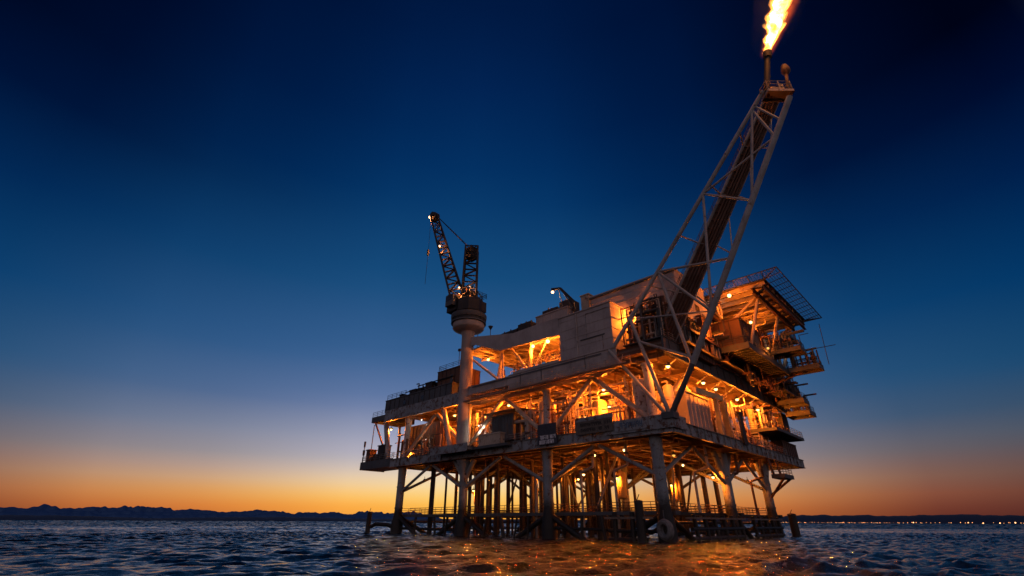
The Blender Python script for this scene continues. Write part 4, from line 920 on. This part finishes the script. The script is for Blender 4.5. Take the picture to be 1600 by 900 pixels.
obj('board', MB().box(7.7, 13.8, -.95, -.86, 13.0, 14.75), 'signtan', t)
obj('top_strip', MB().box(7.6, 13.9, -1.0, -.84, 14.76, 15.3), 'grey', t)
obj('lettering', strokes(strokes(MB(), 8, 13.4, 14.02, 14.5, -.95, 15, 15), 8.3, 13.0, 13.3, 13.75, -.95, 13, 29), 'signink', t)
t = empty('name_plate', 'pale corner plate with worn blue lettering on the lower deck edge', 'plate', (5.2, -.75, 12.7))
obj('board', MB().box(2.6, 7.5, -.82, -.73, 12.75, 14.1), 'grey', t)
obj('lettering', strokes(MB(), 3.4, 6.8, 13.1, 13.8, -.82, 7, 33, .02), 'blue', t)
# dark floodlight bank (unlit) is four little white lamps below

# ------------------------------------------------------------------ fender, piles
t = empty('fender_tyre', 'pale worn tyre fender hanging low on the corner leg', 'fender', (2.7, -.2, 1.2))
def torus(c, R0, r, d, n=24, m=8):
    d = Vector(d).normalized(); u = d.cross(Vector((0, 0, 1))).normalized(); v = u.cross(d); vs = []; fs = []
    for i in range(n):
        th = 2*math.pi*i/n; e = u*math.cos(th)+v*math.sin(th)
        for j in range(m):
            ph = 2*math.pi*j/m; vs.append(Vector(c)+e*(R0+r*math.cos(ph))+d*r*math.sin(ph)*1.3)
    for i in range(n):
        for j in range(m): fs.append((i*m+j, ((i+1) % n)*m+j, ((i+1) % n)*m+(j+1) % m, i*m+(j+1) % m))
    return MB().add(vs, fs)
obj('tyre', torus((2.4, -.35, 1.35), .82, .34, (.3, -1, 0)), 'rubber', t, smooth=True); obj('chain', MB().path([(2.4, -.3, 2.1), (2.6, .1, 3.4)], .06), 'dgrey', t)
def pile(lab, a, b, r, z1):
    t = empty('mooring_pile', lab, 'pile', (a, b, 0), 'mooring piles')
    obj('shaft', MB().lathe((a, b), [(r, -4), (r*.95, z1*.5), (r*.92, z1)], 12), 'pile', t, smooth=True); obj('cap', MB().lathe((a, b), [(r*1.05, z1+.01), (r*.9, z1+.2), (r*.3, z1+.3)], 12).tube((a+.2, b, z1+.2), (a-.2, b, z1+.9), .05), 'black', t)
pile('dark free standing pile off the crane side end of the platform', 63.5, -2.2, .48, 3.6)
pile('thick black pile beside the far helideck side leg', 1.2, 45.6, .75, 3.4)
pile('black pile just beside the corner leg by the fender', 4.6, -1.9, .55, 4.2)
single('loading_arm', MB().path([(62.9, -2, 1.2), (62, -1.6, 1.7), (60.2, 0, 1.6), (59.4, .6, 1.2)], .35, 8), 'pile', 'black mooring pipe joining the free standing pile to the end leg', 'pipe', smooth=True)
t = empty('boat_landing', 'black boat landing frame hanging into the water by the corner leg', 'landing', (5.5, -1, 0))
obj('frame', MB().tube((5.8, -1.6, 3.2), (5.8, -1.6, -2), .3).tube((8.2, -1.6, 3.2), (8.2, -1.6, -2), .3).tube((4, -1.6, 1.2), (9.2, -1.6, 1.2), .22).tube((4, -1.6, .3), (9.2, -1.6, .3), .22), 'pile', t)
obj('deck', MB().box(3.6, 9.4, -2.1, -.6, 2.45, 2.7), 'wood', t)
t = empty('boat_landing', 'black boat landing frame with slanting legs on the helideck side', 'landing', (1.2, 10, 0))
mb = MB()
for b in (5, 8, 11, 14, 17, 20): mb.tube((1.2, b, 3), (1., b+.6, -2), .26)
mb.tube((1.1, 4, 1.4), (1.1, 21, 1.4), .22).tube((1.1, 4, .4), (1.1, 21, .4), .22)
obj('frame', mb, 'pile', t); obj('deck', MB().box(.7, 1.8, 4, 21, 2.5, 2.7), 'wood', t)
t = empty('boat_landing', 'black boat landing frame far along the helideck side', 'landing', (1.2, 32, 0))
mb = MB()
for b in (25.5, 28, 31, 34, 37): mb.tube((1.2, b, 3), (1., b+.6, -2), .26)
mb.tube((1.1, 25, 1.4), (1.1, 38.5, 1.4), .22).tube((1.1, 25, .4), (1.1, 38.5, .4), .22)
obj('frame', mb, 'pile', t); obj('deck', MB().box(.7, 1.8, 25, 38.5, 2.5, 2.7), 'wood', t)

# ------------------------------------------------------------------ lamps
def proto_lamp(kind, mat, r, shade):
    t = bpy.data.objects.new(kind, None); COL.objects.link(t)
    for nm, mb, mt in (('bulb', MB().ball((0, 0, -r*.35 if shade else 0), r, 10, 6), mat), ('housing', MB().lathe((0, 0), [(r*1.7, -r*.2), (r*1.5, r*.6), (r*.5, r*1.35)] if shade else [(r*.8, r*.75), (r*.7, r*1.0), (r*.4, r*1.35)], 12), 'dgrey'), ('bracket', MB().tube((0, 0, r*1.3), (0, 0, r*1.3+.45), .05, n=6), 'dgrey')):
        o = obj(nm, mb, mt, None, at=(0, 0, 0), world=True, smooth=True); o.parent = t; o.location = (0, 0, 0)
    w, col = LIGHTS[mat]; d = bpy.data.lights.new(kind, 'POINT'); d.energy = w; d.color = col; d.shadow_soft_size = .05 if shade else .12
    lo = bpy.data.objects.new('lamp_light', d); COL.objects.link(lo); lo.parent = t; lo.location = (0, 0, -r*1.35-(.05 if shade else .4))
    return t
PROTO = {}
SHADED = ('lamps in a row under the upper deck on the helideck side', 'lamps among the process deck pipes', 'lamps under the lower deck')
def lamp(at, lab, mat='bulb', r=.24, kind='floodlight', group='lit lamps on the platform', shade=None):
    r *= .92
    if shade is None: shade = group in SHADED
    if shade and mat in ('bulb', 'bulb_hi'): mat = 'bulb_under' if 'lower deck' in group else 'bulb_deck'
    key = (mat, r, kind, shade)
    if key not in PROTO: o = PROTO[key] = proto_lamp(kind, mat, r, shade)
    else: o = copy_tree(PROTO[key])
    o.location = W(at); tag(o, lab, 'lamp', group); return o
g1 = 'lamps in a row under the upper deck on the helideck side'
for at, lab in (((.1, 1.9, 20.9), 'lit lamp under the upper deck just above the boom struts at the corner'),
    ((.1, 13.1, 20.9), 'lit lamp above the pinkish container, first of the row past the boom'),
    ((.2, 18, 20.9), 'lit lamp above the bright portal frame post'),
    ((.3, 27.1, 20.9), 'lit lamp just before the bright yellow brace on the helideck side'),
    ((.5, 33.5, 20.9), 'lit lamp above the head of the bright yellow brace'),
    ((.5, 37.8, 20.9), 'lit lamp just past the bright yellow brace on the helideck side'),
    ((.7, 47, 20.9), 'last lit lamp at the far end of the row on the helideck side')): lamp(at, lab, 'bulb', .27, 'floodlight', g1)
for at, lab in (((29.7, 1.8, 20.2), 'lit lamp above the grey container on the process deck'), ((21.3, 1.8, 20.1), 'big lit lamp above the dark navy sign'), ((13.6, 1.8, 20.2), 'big lit lamp above the tan sign board'), ((11.8, 4, 20.2), 'small lit lamp close behind the one above the tan sign'),
    ((11.3, 4.4, 17.6), 'lit lamp at mid height beside the yellow vessel'), ((15.6, 4.2, 16.6), 'low lit lamp among the pipes next to the yellow vessel'), ((39.2, 5, 20.0), 'lit lamp just past the crane column among red pipes'), ((44.6, 2.2, 20.6), 'lit lamp beside the leaning white column'), ((66.1, 2, 20.5), 'lit lamp at the outer end by the leaning white end column')):
    lamp(at, lab, 'bulb', .25, 'floodlight', 'lamps among the process deck pipes')
for at, lab in (((24.2, 7.5, 20.6), 'lamp deep behind the two slim orange cylinders'), ((31, 8.5, 20.5), 'lamp deep behind the grey container awning'), ((37.6, 7.5, 20.4), 'lamp deep among the red pipes by the crane column'), ((8.2, 7, 20.4), 'lamp deep behind the big pale vessel'), ((8.4, 20, 20.6), 'lamp deep inside behind the pinkish container'), ((8.4, 35, 20.6), 'lamp deep inside past the bright yellow brace'), ((18, 6.5, 20.5), 'lamp deep between the yellow vessel and the slim cylinders')):
    lamp(at, lab, 'bulb', .22, 'floodlight', 'lamps among the process deck pipes')
lamp((58.5, 2.4, 15.3), 'low orange lamp at the foot of the workshop wall', 'bulb', .22)
lamp((55, 2., 21.0), 'single white lamp above the shadowed workshop', 'bulb_white', .15, 'work_light')
for k, (da, dz) in enumerate(((0, 0), (.75, 0), (.3, -.75), (-.55, .1))): lamp((36+da, 1.4, 17.5+dz), 'small white lamp in the cluster of four beside the crane column', 'bulb_white', .14, 'work_light', 'cluster of small white lamps')
for a, z in ((53.1, 15.1), (53.3, 16.9)): lamp((a, 2.3, z), 'small white lamp in the pair at the foot of the shadowed workshop', 'bulb_white', .13, 'work_light', 'pair of small white lamps')
lamp((24.6, 2.6, 29.85), 'bright lamp on the yellow post in the roofed upper bay', 'bulb_hi', .3)
lamp((21.2, 2.6, 29.9), 'brightest lamp under the roof nearest the pale block', 'bulb_hi', .34)
lamp((37.5, 4, 30.6), 'lamp under the roof behind the crane column', 'bulb', .26)
lamp((33, 9, 28.2), 'lamp low in the roofed upper bay among the braces', 'bulb', .24)
lamp((20, 10, 30), 'lamp at the back of the roofed bay beside the pale block', 'bulb', .24)
lamp((5.6, 4.6, 31.), 'glaring lamp on the wall of the pinkish upper building', 'bulb_hi', .42, 'wall_lamp')
lamp((tip.x+.5, tip.y-.8, tip.z-.2), 'glowing lamp at the very tip of the crane boom', 'bulb_red', .33, 'boom_lamp', 'lamps on the crane')
lamp((44.35, -5.0, 55.6), 'lamp halfway down the crane boom', 'bulb_red', .24, 'boom_lamp', 'lamps on the crane')
for at, lab in (((40.2, -2.2, 45.1), 'lamp at the foot of the crane gantry on the boom side'), ((37.6, -1.5, 44.6), 'lamp at the foot of the crane gantry on the far side'), ((41.6, -2.6, 43.9), 'small lamp at the foot of the crane boom')): lamp(at, lab, 'bulb_red' if at[2] > 44 else 'bulb_lo', .2, 'crane_lamp', 'lamps on the crane')
lamp((20.9, 4.1, 39.8), 'lamp hanging at the tip of the small roof crane', 'bulb_red', .3, 'crane_lamp', 'lamps on the crane')
lamp((-5.6, 15.5, 34.3), 'bright lamp at the inner corner of the helideck above the hose loop', 'bulb', .32, 'floodlight', 'lamps about the helideck')
lamp((-4.6, 27.6, 33.7), 'bright lamp under the middle of the helideck', 'bulb', .28, 'floodlight', 'lamps about the helideck')
lamp((-1.9, 19.4, 35.2), 'small pale lamp beside the boom chord near the helideck', 'bulb_white', .2, 'work_light', 'lamps about the helideck')
lamp((-6, 34, 31.2), 'small yellowish lamp by the stairs under the helideck', 'bulb_white', .17, 'work_light', 'lamps about the helideck')
lamp((-6.4, 27.0, 28.3), 'small lamp at the edge of the ribbed side deck', 'bulb_lo', .22, 'floodlight', 'lamps about the helideck')
lamp((-2.9, 11.4, 28.6), 'lamp on the front of the small red lit shed', 'bulb', .2, 'floodlight', 'lamps about the helideck')
lamp((-2.0, 40, 26), 'dim lamp under the far side decks', 'bulb_lo', .3, 'floodlight', 'lamps about the helideck')
for at, lab, mt in (((24.5, 5.5, 8.6), 'lamp under the lower deck beside the second front leg', 'bulb'), ((20.7, 10, 9.1), 'big lamp under the lower deck between the front legs', 'bulb_hi'), ((17, 13.7, 8.6), 'lamp lighting the glowing yellow sump tank', 'bulb_hi'), ((56.6, 18.6, 8.4), 'lamp lighting the small glowing tank on the crane side', 'bulb'), ((15, 28.6, 8.2), 'lamp lighting the glowing tank past the corner leg', 'bulb'),
    ((3.9, 20, 8.4), 'lamp by the forked head of the middle helideck side leg', 'bulb'), ((5.5, 35, 10.2), 'lamp under the lower deck towards the far helideck side leg', 'bulb'), ((5.9, 12, 11), 'small lamp under the lower deck past the corner leg', 'bulb_lo'), ((6.3, 42, 9.1), 'lamp at the far helideck side leg', 'bulb'), ((45, 12, 9.6), 'lamp under the lower deck on the crane side', 'bulb_lo'), ((60.4, 8, 10), 'lamp under the lower deck at the end leg', 'bulb'), ((32, 24, 9.8), 'lamp among the well pipes under the middle of the deck', 'bulb')):
    lamp(at, lab, mt, .24, 'floodlight', 'lamps under the lower deck')
for at, lab in (((15.9, 6.4, 11.2), 'small bright lamp tucked under the deck below the tan sign'), ((9.6, 4.5, 11.2), 'small bright lamp tucked under the deck below the blue lettered plate'), ((14, 10.7, 11.2), 'small bright lamp further in under the deck behind the front braces'), ((7, 17, 10.0), 'small lamp low under the deck beyond the corner leg')):
    lamp(at, lab, 'bulb_small', .19, 'work_light', 'small lamps under the lower deck')
lamp((-21.3, 1.0, 57.3), 'added small lamp lighting the railed tip platform of the flare boom', 'bulb', .12, 'work_light')  # unseen lamp, added to turn the boom tip and its rails orange

# ------------------------------------------------------------------ camera, render settings
cd = bpy.data.cameras.new('camera'); cam = bpy.data.objects.new('camera', cd); COL.objects.link(cam)
cd.sensor_width = 36; cd.lens = 724/1600*36; cd.clip_start = .1; cd.clip_end = 80000
cam.location = (0, 0, 2.0); cam.rotation_euler = (Matrix.Rotation(R(90+26.881), 3, 'X') @ Matrix.Rotation(R(.22), 3, 'Z')).to_euler()
S.camera = cam
S.view_settings.view_transform = 'Standard'; S.view_settings.look = 'None'; S.view_settings.exposure = 0; S.view_settings.gamma = 1
S.render.engine = 'CYCLES'
c = S.cycles
c.use_denoising = True
try: c.denoiser = 'OPENIMAGEDENOISE'; c.denoising_input_passes = 'RGB_ALBEDO_NORMAL'
except Exception: pass
c.max_bounces = 5; c.diffuse_bounces = 3; c.glossy_bounces = 3; c.transmission_bounces = 2; c.volume_bounces = 0; c.transparent_max_bounces = 6
c.caustics_reflective = False; c.caustics_refractive = False
c.sample_clamp_indirect = 60; c.use_light_tree = True
